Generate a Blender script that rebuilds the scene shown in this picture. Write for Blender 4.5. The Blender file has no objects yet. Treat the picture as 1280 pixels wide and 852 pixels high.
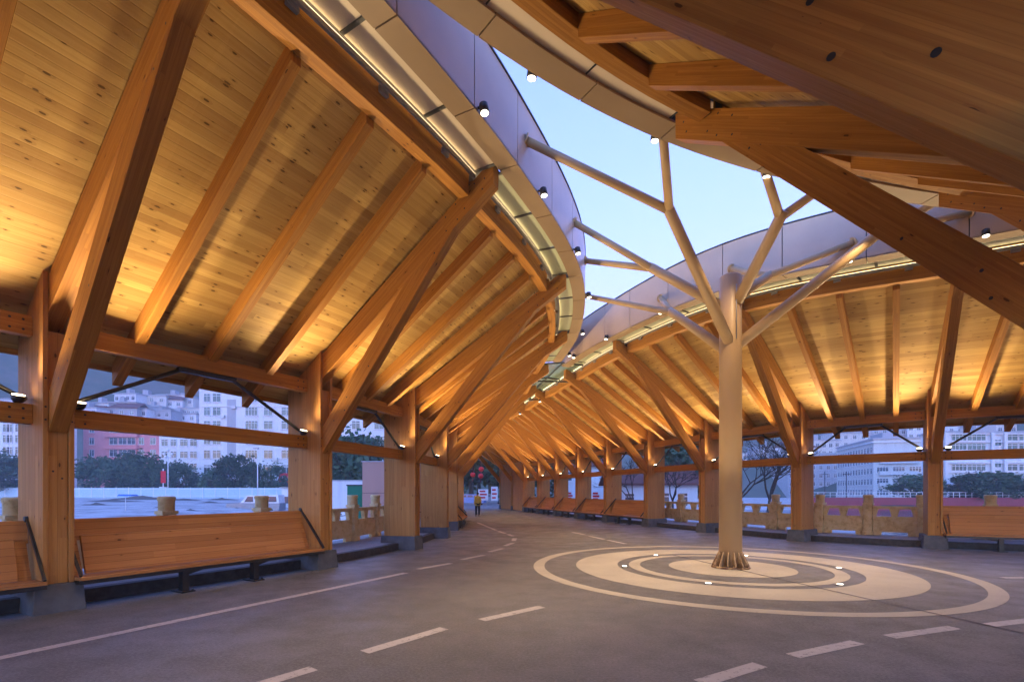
EXPO=3.75
SKY_EL,SKY_ROT,SKY_AIR,SKY_DUST,SKY_OZ=-2.,200.,1.,.6,3.
SKY_TINT=(1.10,1.09,1.08,1); SKY_STR=1.18; SUN_E=.010
LED_E=.55; UP_E=76.; FLOOD_E=40.; GROUND_E=10.
HAZE=.0009
import bpy, bmesh, math, random
from mathutils import Vector, Matrix
random.seed(7)
SC=bpy.context.scene; COL=SC.collection
R_=math.radians
# ------------------------------------------------------------------ render / camera / world
cam=bpy.data.cameras.new('camera'); co=bpy.data.objects.new('camera',cam); COL.objects.link(co); SC.camera=co
co.location=(0,0,1.7); co.rotation_euler=(R_(90),0,0)
cam.sensor_width=36; cam.lens=618/1280*36; cam.shift_y=189/1280; cam.clip_start=.05; cam.clip_end=4000
vs=SC.view_settings; vs.view_transform='Standard'; vs.look='None'; vs.gamma=1; vs.use_curve_mapping=False; vs.exposure=EXPO
W=bpy.data.worlds.new('World'); SC.world=W; W.use_nodes=True
nt=W.node_tree; bg=nt.nodes['Background']; sky=nt.nodes.new('ShaderNodeTexSky'); sky.sky_type='NISHITA'; sky.sun_disc=False
SUN_EL,SUN_ROT=R_(SKY_EL),R_(SKY_ROT)
sky.sun_elevation=SUN_EL; sky.sun_rotation=SUN_ROT; sky.altitude=200; sky.air_density=SKY_AIR; sky.dust_density=SKY_DUST; sky.ozone_density=SKY_OZ
mx=nt.nodes.new('ShaderNodeMix'); mx.data_type='RGBA'; mx.blend_type='MULTIPLY'; mx.inputs[0].default_value=1
mx.inputs[7].default_value=SKY_TINT
nt.links.new(sky.outputs[0],mx.inputs[6]); nt.links.new(mx.outputs[2],bg.inputs[0]); bg.inputs[1].default_value=SKY_STR
sl=bpy.data.lights.new('dusk_sun','SUN'); sl.energy=SUN_E; sl.angle=R_(20); sl.color=(1,.86,.76)
so=bpy.data.objects.new('dusk_sun',sl); COL.objects.link(so)
# sun direction: Nishita azimuth measured clockwise from +Y
d=Vector((math.sin(SUN_ROT)*math.cos(max(SUN_EL,.05)),math.cos(SUN_ROT)*math.cos(max(SUN_EL,.05)),math.sin(max(SUN_EL,.05))))
so.rotation_euler=(-d).to_track_quat('-Z','Y').to_euler(); so.location=(-30,-30,40)
cy=SC.cycles; cy.use_denoising=True; cy.max_bounces=6; cy.diffuse_bounces=4; cy.glossy_bounces=2; cy.transmission_bounces=3; cy.transparent_max_bounces=6
cy.sample_clamp_indirect=6; cy.caustics_reflective=False; cy.caustics_refractive=False; cy.use_adaptive_sampling=True; cy.adaptive_threshold=.02
try: cy.use_light_tree=True
except Exception: pass
# ------------------------------------------------------------------ node helpers
class NT:
    def __init__(s,name,rough=.6,spec=.3):
        s.m=bpy.data.materials.new(name); s.m.use_nodes=True; s.t=s.m.node_tree; s.b=s.t.nodes['Principled BSDF']
        s.b.inputs['Roughness'].default_value=rough; s.b.inputs['Specular IOR Level'].default_value=spec
    def n(s,typ,**k):
        o=s.t.nodes.new(typ)
        for a,v in k.items(): setattr(o,a,v)
        return o
    def l(s,a,b): s.t.links.new(a,b)
    def put(s,i,v):
        if hasattr(v,'is_linked') or hasattr(v,'links'): s.l(v,i)
        else: i.default_value=v
    def math(s,op,a,b=0.,c=None):
        o=s.n('ShaderNodeMath',operation=op); s.put(o.inputs[0],a); s.put(o.inputs[1],b)
        if c is not None: s.put(o.inputs[2],c)
        return o.outputs[0]
    def mix(s,f,a,b,mode='MIX'):
        o=s.n('ShaderNodeMix',data_type='RGBA',blend_type=mode); s.put(o.inputs[0],f)
        s.put(o.inputs[6],a if not isinstance(a,tuple) else a+(1,)*(4-len(a))); s.put(o.inputs[7],b if not isinstance(b,tuple) else b+(1,)*(4-len(b)))
        return o.outputs[2]
    def xyz(s,x,y,z=0.):
        o=s.n('ShaderNodeCombineXYZ'); s.put(o.inputs[0],x); s.put(o.inputs[1],y); s.put(o.inputs[2],z); return o.outputs[0]
    def uv(s):
        o=s.n('ShaderNodeTexCoord'); q=s.n('ShaderNodeSeparateXYZ'); s.l(o.outputs['UV'],q.inputs[0]); return q.outputs[0],q.outputs[1]
    def pos(s,kind='Object'):
        o=s.n('ShaderNodeTexCoord'); return o.outputs[kind]
    def wpos(s):
        o=s.n('ShaderNodeNewGeometry'); return o.outputs['Position']
    def rnd(s): return s.n('ShaderNodeObjectInfo').outputs['Random']
    def noise(s,v,scale=1.,det=3.,rough=.55):
        o=s.n('ShaderNodeTexNoise'); s.l(v,o.inputs['Vector']); o.inputs['Scale'].default_value=scale; o.inputs['Detail'].default_value=det; o.inputs['Roughness'].default_value=rough; return o.outputs['Fac']
    def white(s,v,dim='3D'):
        o=s.n('ShaderNodeTexWhiteNoise',noise_dimensions=dim); s.l(v,o.inputs['Vector' if dim!='1D' else 'W']); return o.outputs['Value']
    def ramp(s,f,pts):
        o=s.n('ShaderNodeValToRGB'); s.l(f,o.inputs[0]); e=o.color_ramp.elements
        while len(e)<len(pts): e.new(.5)
        for q,(p,c) in zip(e,pts): q.position=p; q.color=c if len(c)==4 else c+(1,)
        return o.outputs[0]
    def rng(s,f,a,b,c=0.,d=1.):
        o=s.n('ShaderNodeMapRange'); s.l(f,o.inputs[0])
        for i,v in zip((1,2,3,4),(a,b,c,d)): o.inputs[i].default_value=v
        return o.outputs[0]
    def col(s,c): s.put(s.b.inputs['Base Color'],c if not isinstance(c,tuple) else c+(1,)*(4-len(c)))
    def rough(s,c): s.put(s.b.inputs['Roughness'],c)
    def bump(s,h,st=.3,dist=.02):
        o=s.n('ShaderNodeBump'); o.inputs['Strength'].default_value=st; o.inputs['Distance'].default_value=dist; s.l(h,o.inputs['Height']); s.l(o.outputs[0],s.b.inputs['Normal'])
M={}
def plain(name,c,rough=.6,spec=.3,metal=0.,var=.12,scale=6.):
    k=NT(name,rough,spec); k.b.inputs['Metallic'].default_value=metal
    f=k.noise(k.pos('Object'),scale,4); lo=tuple(x*(1-var) for x in c); hi=tuple(min(1,x*(1+var)) for x in c)
    k.col(k.mix(k.rng(f,.3,.7),lo,hi)); M[name]=k.m; return k
def wood(name,a,b,dark,lam=.045,knot=.5,rough=.5,plank=False,tint=.3,groove=.45):
    k=NT(name,rough+.06,.2); u,v=k.uv(); r=k.rnd(); off=k.math('MULTIPLY',r,37.)
    uo=k.math('ADD',u,off)
    vid=k.math('FLOOR',k.math('DIVIDE',v,lam))
    vf=k.math('FRACT',k.math('DIVIDE',v,lam))
    # boards end-jointed along their length at a different place in each layer
    sh=k.math('MULTIPLY',k.white(k.xyz(vid,off,3.)),4.)
    uid=k.math('FLOOR',k.math('DIVIDE',k.math('ADD',uo,sh),4. if plank else 1.7))
    bid=k.white(k.xyz(vid,uid,off)); bid2=k.white(k.xyz(uid,vid,k.math('ADD',off,9.)))
    g1=k.noise(k.xyz(k.math('MULTIPLY',uo,.9),k.math('ADD',k.math('MULTIPLY',v,26.),k.math('MULTIPLY',bid,60.)),0.),1.,5.,.62)
    g2=k.noise(k.xyz(k.math('MULTIPLY',uo,2.),k.math('MULTIPLY',v,120.),off),1.,2.)
    c=k.mix(k.rng(g1,.32,.7),a,b)
    c=k.mix(k.math('MULTIPLY',k.rng(g2,.35,.7),.22),c,dark)
    c=k.mix(k.math('MULTIPLY',bid2,tint),c,dark)
    # knots
    vo=k.n('ShaderNodeTexVoronoi',feature='F1',voronoi_dimensions='2D'); kv=k.xyz(k.math('MULTIPLY',uo,2.6),k.math('MULTIPLY',k.math('ADD',v,k.math('MULTIPLY',bid,3.)),6.5),0.)
    k.l(kv,vo.inputs['Vector']); vo.inputs['Scale'].default_value=1.; vo.inputs['Randomness'].default_value=1.
    sp=k.n('ShaderNodeSeparateColor'); k.l(vo.outputs['Color'],sp.inputs[0])
    size=k.math('MULTIPLY',k.math('GREATER_THAN',sp.outputs[0],1-knot),k.math('MULTIPLY_ADD',sp.outputs[1],.065,.028))
    kn=k.math('LESS_THAN',k.math('ADD',vo.outputs['Distance'],k.math('MULTIPLY',k.math('SUBTRACT',g2,.5),.08)),size)
    halo=k.math('LESS_THAN',vo.outputs['Distance'],k.math('MULTIPLY',size,2.3))
    c=k.mix(k.math('MULTIPLY',halo,.3),c,dark)
    c=k.mix(k.math('MULTIPLY',kn,.8),c,tuple(x*.28 for x in dark))
    # seams between boards
    e=k.math('MINIMUM',vf,k.math('SUBTRACT',1.,vf)); seam=k.math('LESS_THAN',e,.035 if plank else .03)
    c=k.mix(k.math('MULTIPLY',seam,groove),c,tuple(x*.35 for x in dark))
    k.col(c); k.rough(k.rng(g1,.3,.7,rough,rough+.14))
    if plank: k.bump(k.math('MINIMUM',e,.08),.35,.05)
    else: k.bump(g1,.12,.01)
    M[name]=k.m
wood('glulam',(.52,.245,.05),(.38,.16,.028),(.20,.07,.016),lam=.042,knot=.07,tint=.42,groove=.22)
wood('column_boards',(.54,.275,.085),(.42,.195,.05),(.24,.10,.032),lam=.13,knot=.1,tint=.35,groove=.35)
wood('deck_boards',(.60,.395,.13),(.47,.285,.08),(.24,.11,.03),lam=.125,knot=.62,rough=.55,plank=True,tint=.6,groove=.18)
wood('bench_boards',(.54,.26,.09),(.46,.20,.062),(.24,.09,.028),lam=.11,knot=.1,rough=.42,tint=.45,groove=.6)
plain('black_steel',(.018,.018,.02),.42,.5)
plain('grey_steel',(.28,.28,.28),.4,.5,var=.1)
plain('plinth_concrete',(.10,.105,.12),.75,.25,var=.25,scale=5)
plain('cream_paint',(.50,.335,.165),.42,.4,var=.06,scale=3)
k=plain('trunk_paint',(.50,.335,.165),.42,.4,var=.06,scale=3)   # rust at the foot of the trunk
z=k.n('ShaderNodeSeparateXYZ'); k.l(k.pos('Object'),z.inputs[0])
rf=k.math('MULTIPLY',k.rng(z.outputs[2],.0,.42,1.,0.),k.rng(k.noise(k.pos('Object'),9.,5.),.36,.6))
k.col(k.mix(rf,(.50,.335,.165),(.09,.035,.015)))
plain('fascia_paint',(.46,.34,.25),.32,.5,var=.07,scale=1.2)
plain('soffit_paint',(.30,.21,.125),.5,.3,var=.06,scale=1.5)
plain('dark_frame',(.045,.05,.045),.5,.3); plain('mullion_grey',(.16,.16,.15),.5,.3)
plain('cream_panel',(.66,.56,.42),.45,.4,var=.04,scale=1.)
k=NT('skylight_glass',.18,.5); k.col(k.mix(k.rng(k.noise(k.pos('Object'),.8,2.),.3,.7),(.50,.56,.38),(.55,.58,.40))); k.rough(.35); M['skylight_glass']=k.m
k=NT('ridge_glass',.15,.5); k.col((.42,.62,.50)); k.b.inputs['Transmission Weight'].default_value=.55; M['ridge_glass']=k.m
def emis(name,c,s):
    k=NT(name,.5); k.col((.8,.8,.8)); k.b.inputs['Emission Color'].default_value=c+(1,); k.b.inputs['Emission Strength'].default_value=s; M[name]=k.m
emis('warm_lens',(1,.74,.42),1.6); emis('led_strip',(1,.70,.36),LED_E); emis('flood_lens',(1,.86,.66),.8); emis('lit_window',(1,.8,.45),.12)
# asphalt: mottled, dirty bands, tyre polish, faint cracks
k=NT('asphalt',.62,.35); p=k.wpos(); n1=k.noise(p,.22,4.); n2=k.noise(p,1.3,5.,.65); n3=k.noise(p,34.,4.,.75); n4=k.noise(p,4.5,6.,.75)
c=k.mix(k.rng(n1,.3,.7),(.115,.114,.113),(.185,.182,.18)); c=k.mix(k.math('MULTIPLY',k.rng(n2,.45,.7),.45),c,(.092,.083,.074)); c=k.mix(k.math('MULTIPLY',k.rng(n3,.5,.68),.6),c,(.27,.26,.25)); c=k.mix(k.math('MULTIPLY',k.rng(n3,.48,.34),.55),c,(.05,.05,.05)); c=k.mix(k.math('MULTIPLY',k.rng(n4,.60,.70),.5),c,(.07,.062,.055))
vo=k.n('ShaderNodeTexVoronoi',feature='DISTANCE_TO_EDGE'); mp=k.n('ShaderNodeMix',data_type='VECTOR'); 
wn=k.n('ShaderNodeTexNoise'); k.l(p,wn.inputs['Vector']); wn.inputs['Scale'].default_value=.8; wn.inputs['Detail'].default_value=5
va=k.n('ShaderNodeVectorMath',operation='MULTIPLY_ADD'); k.l(wn.outputs['Color'],va.inputs[0]); va.inputs[1].default_value=(1.6,1.6,0); k.l(p,va.inputs[2])
k.l(va.outputs[0],vo.inputs['Vector']); vo.inputs['Scale'].default_value=.16
ck=k.math('MULTIPLY',k.math('LESS_THAN',vo.outputs['Distance'],.0022),k.rng(n1,.48,.56))
c=k.mix(k.math('MULTIPLY',ck,.6),c,(.02,.018,.018)); k.col(c)
k.rough(k.math('ADD',k.rng(n2,.3,.75,.36,.66),k.math('MULTIPLY',n3,.06))); k.bump(n3,.35,.01); M['asphalt']=k.m
def worn(name,c,dirt,wear=.62):
    k=NT(name,.55,.35); p=k.wpos(); f=k.noise(p,14.,5.,.7); g=k.noise(p,1.1,3.)
    m=k.mix(k.rng(g,.3,.75),c,tuple(x*.8 for x in c)); k.col(k.mix(k.rng(f,wear,wear+.1),m,dirt)); k.bump(k.noise(p,60.,2.),.25,.008); M[name]=k.m
worn('road_paint',(.52,.48,.45),(.18,.165,.16),.55); worn('ring_paint',(.48,.43,.34),(.2,.18,.16),.6); worn('faded_paint',(.30,.29,.31),(.12,.112,.115),.46)
k=NT('granite_kerb',.6,.3); p=k.wpos(); k.col(k.mix(k.rng(k.noise(p,9.,5.),.3,.7),(.022,.022,.026),(.055,.054,.06))); M['granite_kerb']=k.m
k=NT('pavement_stone',.65,.3); p=k.wpos(); br=k.n('ShaderNodeTexBrick'); k.l(p,br.inputs['Vector']); br.inputs['Scale'].default_value=1.; br.inputs['Brick Width'].default_value=.6; br.inputs['Row Height'].default_value=.3; br.inputs['Mortar Size'].default_value=.008
br.inputs['Color1'].default_value=(.30,.28,.27,1); br.inputs['Color2'].default_value=(.25,.235,.23,1); br.inputs['Mortar'].default_value=(.12,.11,.11,1)
k.col(k.mix(k.math('MULTIPLY',k.noise(p,1.5,4.),.4),br.outputs['Color'],(.17,.155,.15))); M['pavement_stone']=k.m
k=NT('balustrade_stone',.7,.25); p=k.wpos(); k.col(k.ramp(k.noise(p,5.,6.,.7),[(.3,(.36,.23,.10)),(.5,(.60,.45,.23)),(.72,(.64,.52,.33))])); k.bump(k.noise(p,30.,4.),.3,.01); M['balustrade_stone']=k.m
# outside ground: frosty bare earth
k=NT('site_ground',.9,.15); p=k.wpos(); k.col(k.ramp(k.noise(p,.34,8.,.75),[(.30,(.20,.18,.16)),(.44,(.36,.35,.335)),(.56,(.52,.515,.51)),(.66,(.42,.41,.39)),(.76,(.24,.22,.20))])); M['site_ground']=k.m
k=NT('hill_cover',.95,.1); p=k.wpos(); k.col(k.ramp(k.noise(p,.02,7.,.7),[(.3,(.05,.08,.055)),(.5,(.08,.11,.075)),(.62,(.16,.145,.115)),(.75,(.09,.11,.08))])); M['hill_cover']=k.m
k=NT('river_water',.12,.5); k.col((.03,.045,.06)); k.bump(k.noise(k.wpos(),1.2,4.),.25,.05); M['river_water']=k.m
k=NT('leaf',.75,.2); k.col(k.mix(k.white(k.n('ShaderNodeNewGeometry').outputs['Random Per Island'],'1D'),(.025,.06,.035),(.075,.13,.065))); M['leaf']=k.m
plain('bark',(.07,.055,.045),.9,.1,var=.3)
# ------------------------------------------------------------------ mesh builder
class MB:
    def __init__(s): s.v=[]; s.f=[]; s.uv=[]; s.mi=[]; s.sm=[]
    def face(s,pts,uvs=None,mi=0,smooth=False):
        b=len(s.v); s.v+= [tuple(p) for p in pts]; s.f.append(tuple(range(b,b+len(pts)))); s.uv.append(uvs or [(p[0],p[1]) for p in pts]); s.mi.append(mi); s.sm.append(smooth)
    def hexa(s,P,mi=0,L=None):
        """P: 8 points, 0-3 one end ring, 4-7 other end ring (length runs 0->4)."""
        P=[Vector(p) for p in P]; b=len(s.v); s.v+=[tuple(p) for p in P]
        Ls=[(P[i+4]-P[i]).length for i in range(4)]; acc=[0.]
        for i in range(4): acc.append(acc[-1]+(P[(i+1)%4]-P[i]).length)
        ax=(P[4]-P[0]); axn=ax.normalized() if ax.length>1e-6 else Vector((1,0,0))
        for i in range(4):
            j=(i+1)%4; s.f.append((b+i,b+j,b+j+4,b+i+4))
            us=[(P[q]-P[0]).dot(axn) for q in (i,j,j+4,i+4)]
            s.uv.append([(us[0],acc[i]+.013),(us[1],acc[i+1]+.013),(us[2],acc[i+1]+.013),(us[3],acc[i]+.013)]); s.mi.append(mi); s.sm.append(False)
        for idx in ((3,2,1,0),(4,5,6,7)):
            s.f.append(tuple(b+q for q in idx)); s.uv.append([(0,0),(0,.2),(.1,.2),(.1,0)]); s.mi.append(mi); s.sm.append(False)
    def bar(s,a,c,w,h,up=(0,0,1),mi=0):
        """box from a to c; w across, h along up; a, c on the axis."""
        a,c=Vector(a),Vector(c); d=(c-a).normalized(); up=Vector(up); x=d.cross(up)
        if x.length<1e-5: x=d.cross(Vector((1,0,0)))
        x.normalize(); y=x.cross(d).normalized()
        r=lambda o:[o-x*w/2-y*h/2,o+x*w/2-y*h/2,o+x*w/2+y*h/2,o-x*w/2+y*h/2]
        s.hexa(r(a)+r(c),mi)
    def box(s,lo,hi,mi=0,M4=None):
        (a,b,c),(d,e,f)=lo,hi
        P=[(a,b,c),(a,e,c),(a,e,f),(a,b,f),(d,b,c),(d,e,c),(d,e,f),(d,b,f)]
        if M4 is not None: P=[M4@Vector(p) for p in P]
        s.hexa(P,mi)
    def tube(s,pts,rad,n=12,mi=0,cap=True,smooth=True):
        pts=[Vector(p) for p in pts]; rings=[]; b=len(s.v)
        if not hasattr(rad,'__len__'): rad=[rad]*len(pts)
        ref=None
        for i,p in enumerate(pts):
            d=(pts[min(i+1,len(pts)-1)]-pts[max(i-1,0)]).normalized()
            if ref is None: ref=d.orthogonal().normalized()
            x=(ref-d*ref.dot(d)).normalized(); ref=x; y=d.cross(x)
            for q in range(n):
                a=2*math.pi*q/n; s.v.append(tuple(p+(x*math.cos(a)+y*math.sin(a))*rad[i]))
        L=0
        for i in range(len(pts)-1):
            l2=L+(pts[i+1]-pts[i]).length
            for q in range(n):
                r=(q+1)%n; s.f.append((b+i*n+q,b+i*n+r,b+(i+1)*n+r,b+(i+1)*n+q)); s.uv.append([(L,q*.1),(L,q*.1+.1),(l2,q*.1+.1),(l2,q*.1)]); s.mi.append(mi); s.sm.append(smooth)
            L=l2
        if cap:
            s.f.append(tuple(b+q for q in range(n))[::-1]); s.uv.append([(0,0)]*n); s.mi.append(mi); s.sm.append(False)
            e=b+(len(pts)-1)*n; s.f.append(tuple(e+q for q in range(n))); s.uv.append([(0,0)]*n); s.mi.append(mi); s.sm.append(False)
    def lathe(s,prof,n=16,c=(0,0),mi=0):
        b=len(s.v)
        for r,z in prof:
            for q in range(n):
                a=2*math.pi*q/n; s.v.append((c[0]+r*math.cos(a),c[1]+r*math.sin(a),z))
        for i in range(len(prof)-1):
            for q in range(n):
                r=(q+1)%n; s.f.append((b+i*n+q,b+i*n+r,b+(i+1)*n+r,b+(i+1)*n+q)); s.uv.append([(0,0)]*4); s.mi.append(mi); s.sm.append(True)
        s.f.append(tuple(b+(len(prof)-1)*n+q for q in range(n))); s.uv.append([(0,0)]*n); s.mi.append(mi); s.sm.append(False)
        s.f.append(tuple(b+q for q in range(n))[::-1]); s.uv.append([(0,0)]*n); s.mi.append(mi); s.sm.append(False)
    def sweep(s,rings,mi=0,closed=True,cap=True,vs=None):
        """rings: list of equal-length point lists (profile loops) along a path."""
        n=len(rings[0]); b=len(s.v); L=[0.]
        for r in rings: s.v+=[tuple(p) for p in r]
        for i in range(len(rings)-1): L.append(L[-1]+(Vector(rings[i+1][0])-Vector(rings[i][0])).length)
        acc=[0.]
        for j in range(n): acc.append(acc[-1]+(Vector(rings[0][(j+1)%n])-Vector(rings[0][j])).length)
        for i in range(len(rings)-1):
            for j in range(n if closed else n-1):
                k=(j+1)%n; s.f.append((b+i*n+j,b+i*n+k,b+(i+1)*n+k,b+(i+1)*n+j))
                s.uv.append([(L[i],acc[j]),(L[i],acc[j+1]),(L[i+1],acc[j+1]),(L[i+1],acc[j])]); s.mi.append(mi); s.sm.append(False)
        if cap and closed:
            s.f.append(tuple(b+j for j in range(n))[::-1]); s.uv.append([(0,0)]*n); s.mi.append(mi); s.sm.append(False)
            e=b+(len(rings)-1)*n; s.f.append(tuple(e+j for j in range(n))); s.uv.append([(0,0)]*n); s.mi.append(mi); s.sm.append(False)
    def build(s,name,mats,parent=None,loc=None,bevel=0.,rot=0.,recalc=True):
        me=bpy.data.meshes.new(name); base=Vector(parent['_w']) if parent is not None and '_w' in parent else Vector(loc or (0,0,0))
        local=parent is not None and '_w' not in parent
        if local: base=Vector((0,0,0))
        me.from_pydata([tuple(Vector(p)-base) for p in s.v],[],s.f)
        ul=me.uv_layers.new(name='UVMap'); i=0
        for f in s.uv:
            for q in f: ul.data[i].uv=q; i+=1
        for m in (mats if isinstance(mats,(list,tuple)) else [mats]): me.materials.append(M[m] if isinstance(m,str) else m)
        me.polygons.foreach_set('material_index',s.mi); me.polygons.foreach_set('use_smooth',s.sm)
        if recalc:
            bm=bmesh.new(); bm.from_mesh(me); bmesh.ops.recalc_face_normals(bm,faces=bm.faces); bm.to_mesh(me); bm.free()
        me.update()
        o=bpy.data.objects.new(name,me); COL.objects.link(o)
        if parent is not None:
            o.parent=parent
            if '_w' in parent: o['_w']=tuple(parent['_w'])
        else: o.location=base; o.rotation_euler=(0,0,rot)
        if bevel:
            b=o.modifiers.new('bevel','BEVEL'); b.width=bevel; b.segments=2; b.limit_method='ANGLE'; b.angle_limit=R_(40)
        return o
def tag(o,label=None,cat=None,group=None,kind=None):
    if label: o['label']=label
    if cat: o['category']=cat
    if group: o['group']=group
    if kind: o['kind']=kind
    return o
def thing(name,label,cat,loc=(0,0,0),rot=0.,group=None,world=False):
    """world=True: the parts are given in world coordinates (rot must be 0)."""
    o=bpy.data.objects.new(name,None); COL.objects.link(o); o.location=loc; o.rotation_euler=(0,0,rot); o.empty_display_size=.2
    if world: o['_w']=tuple(loc)
    return tag(o,label,cat,group)
def copy_tree(o,parent=None):
    c=o.copy(); COL.objects.link(c); c.parent=parent
    for ch in [x for x in KIDS.get(o.name,[])]: KIDS.setdefault(c.name,[]).append(copy_tree(ch,c))
    return c
KIDS={}
def index_kids(o):
    KIDS[o.name]=list(o.children)
    for c in o.children: index_kids(c)
ORD=['first','second','third','fourth','fifth','sixth','seventh','eighth','ninth','tenth','eleventh','twelfth','thirteenth','fourteenth','fifteenth','sixteenth']
# nodes: (x, y, s_ring, z_ring)
WL=[(-13.9,-4.0,3.8,7.15),(-11.36,-.37,3.85,7.2),(-8.84,3.23,3.85,7.2),(-6.46,7.05,3.85,7.2),(-4.15,11.06,3.75,7.3),(-2.83,14.8,3.95,7.3),(-2.4,18.53,3.95,7.2),(-2.45,22.3,3.6,7.0),(-2.55,26.1,3.35,6.9),(-2.95,30.0,3.25,6.85),(-3.95,33.8,3.25,6.85),(-4.95,37.6,3.25,6.8),(-5.95,41.4,3.25,6.8),(-7.0,45.3,3.25,6.8),(-8.1,49.2,3.25,6.8)]
WR=[(20.2,11.9,3.3,6.9),(16.3,13.04,3.35,7.0),(12.73,14.86,3.5,7.0),(9.89,17.22,3.8,7.15),(8.06,21.0,3.95,7.15),(6.65,24.6,3.95,6.95),(5.35,28.5,3.75,6.9),(4.2,32.3,3.6,6.85),(3.12,36.1,3.6,6.85),(2.06,39.9,3.6,6.8),(1.0,43.7,3.6,6.8),(-.02,47.5,3.6,6.8),(-1.25,51.2,3.6,6.8)]
WN=[(-3.3,-5.1,3.8,7.1),(-.86,-1.67,3.85,7.2),(1.84,1.55,4.2,7.2),(4.73,3.92,3.95,7.2),(9.4,5.47,3.85,7.2),(14.05,5.95,3.35,7.0),(18.5,5.55,3.3,6.9)]
ZD0=4.8
class Wall:
    def __init__(s,nodes,side):
        s.n=nodes; s.side=side; N=len(nodes)
        s.col=[(a[0],a[1]) for a in nodes]; s.nrm=[]
        for i in range(N):
            a=s.col[max(i-1,0)]; b=s.col[min(i+1,N-1)]
            dx,dy=b[0]-a[0],b[1]-a[1]; l=math.hypot(dx,dy)
            s.nrm.append((dy/l*side,-dx/l*side))
        s.ring=[(c[0]+m[0]*a[2],c[1]+m[1]*a[2],a[3]) for c,m,a in zip(s.col,s.nrm,nodes)]
        s.cc=[(c[0],c[1],0.) for c in s.col]
    def cr(s,P,t):
        N=len(P); i=min(max(int(math.floor(t)),0),N-2); u=t-i
        g=lambda k:P[k] if 0<=k<N else tuple(2*P[0][j]-P[1][j] if k<0 else 2*P[-1][j]-P[-2][j] for j in range(3))
        a,b,c,d=g(i-1),g(i),g(i+1),g(i+2)
        return tuple(.5*(2*b[j]+(c[j]-a[j])*u+(2*a[j]-5*b[j]+4*c[j]-d[j])*u*u+(3*b[j]-a[j]-3*c[j]+d[j])*u**3) for j in range(3))
    def frame(s,t):
        c=s.cr(s.cc,t); r=s.cr(s.ring,t); dx,dy=r[0]-c[0],r[1]-c[1]; l=math.hypot(dx,dy)
        return c,(dx/l,dy/l),l,r[2]
    def P(s,t,q,z):           # q metres inward from the column face, z absolute
        c,n,l,zr=s.frame(t); return (c[0]+n[0]*q,c[1]+n[1]*q,z)
    def deck(s,t,q):          # underside of the deck
        c,n,l,zr=s.frame(t); sl=(zr+.27-ZD0)/(l-.1); return ZD0+sl*q
LW,RW,NW=Wall(WL,1),Wall(WR,-1),Wall(WN,-1)
# ================================================================== the pavilion (one fixed structure, parts below it)
PAV=thing('covered_bridge','large curved timber pavilion with glulam frames around an open three sided roof light','pavilion',(4.94,11.18,0),world=True)
def bolts(m,c,ax,ay,pts,nrm,r=.022,mi=1):
    """dark drilled plug holes: little discs standing 2 mm proud of a face."""
    c=Vector(c);ax=Vector(ax).normalized();ay=Vector(ay).normalized();n=Vector(nrm).normalized()
    for a,b in pts:
        o=c+ax*a+ay*b+n*.002
        m.face([o+(ax*math.cos(t)+ay*math.sin(t))*r for t in [2*math.pi*q/10 for q in range(10)]],mi=mi)
def V(W,t,q,z,w=0.):
    c,n,l,zr=W.frame(t); return Vector((c[0]+n[0]*q+n[1]*w*W.side*-1,c[1]+n[1]*q-n[0]*w*W.side*-1,z))
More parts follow.
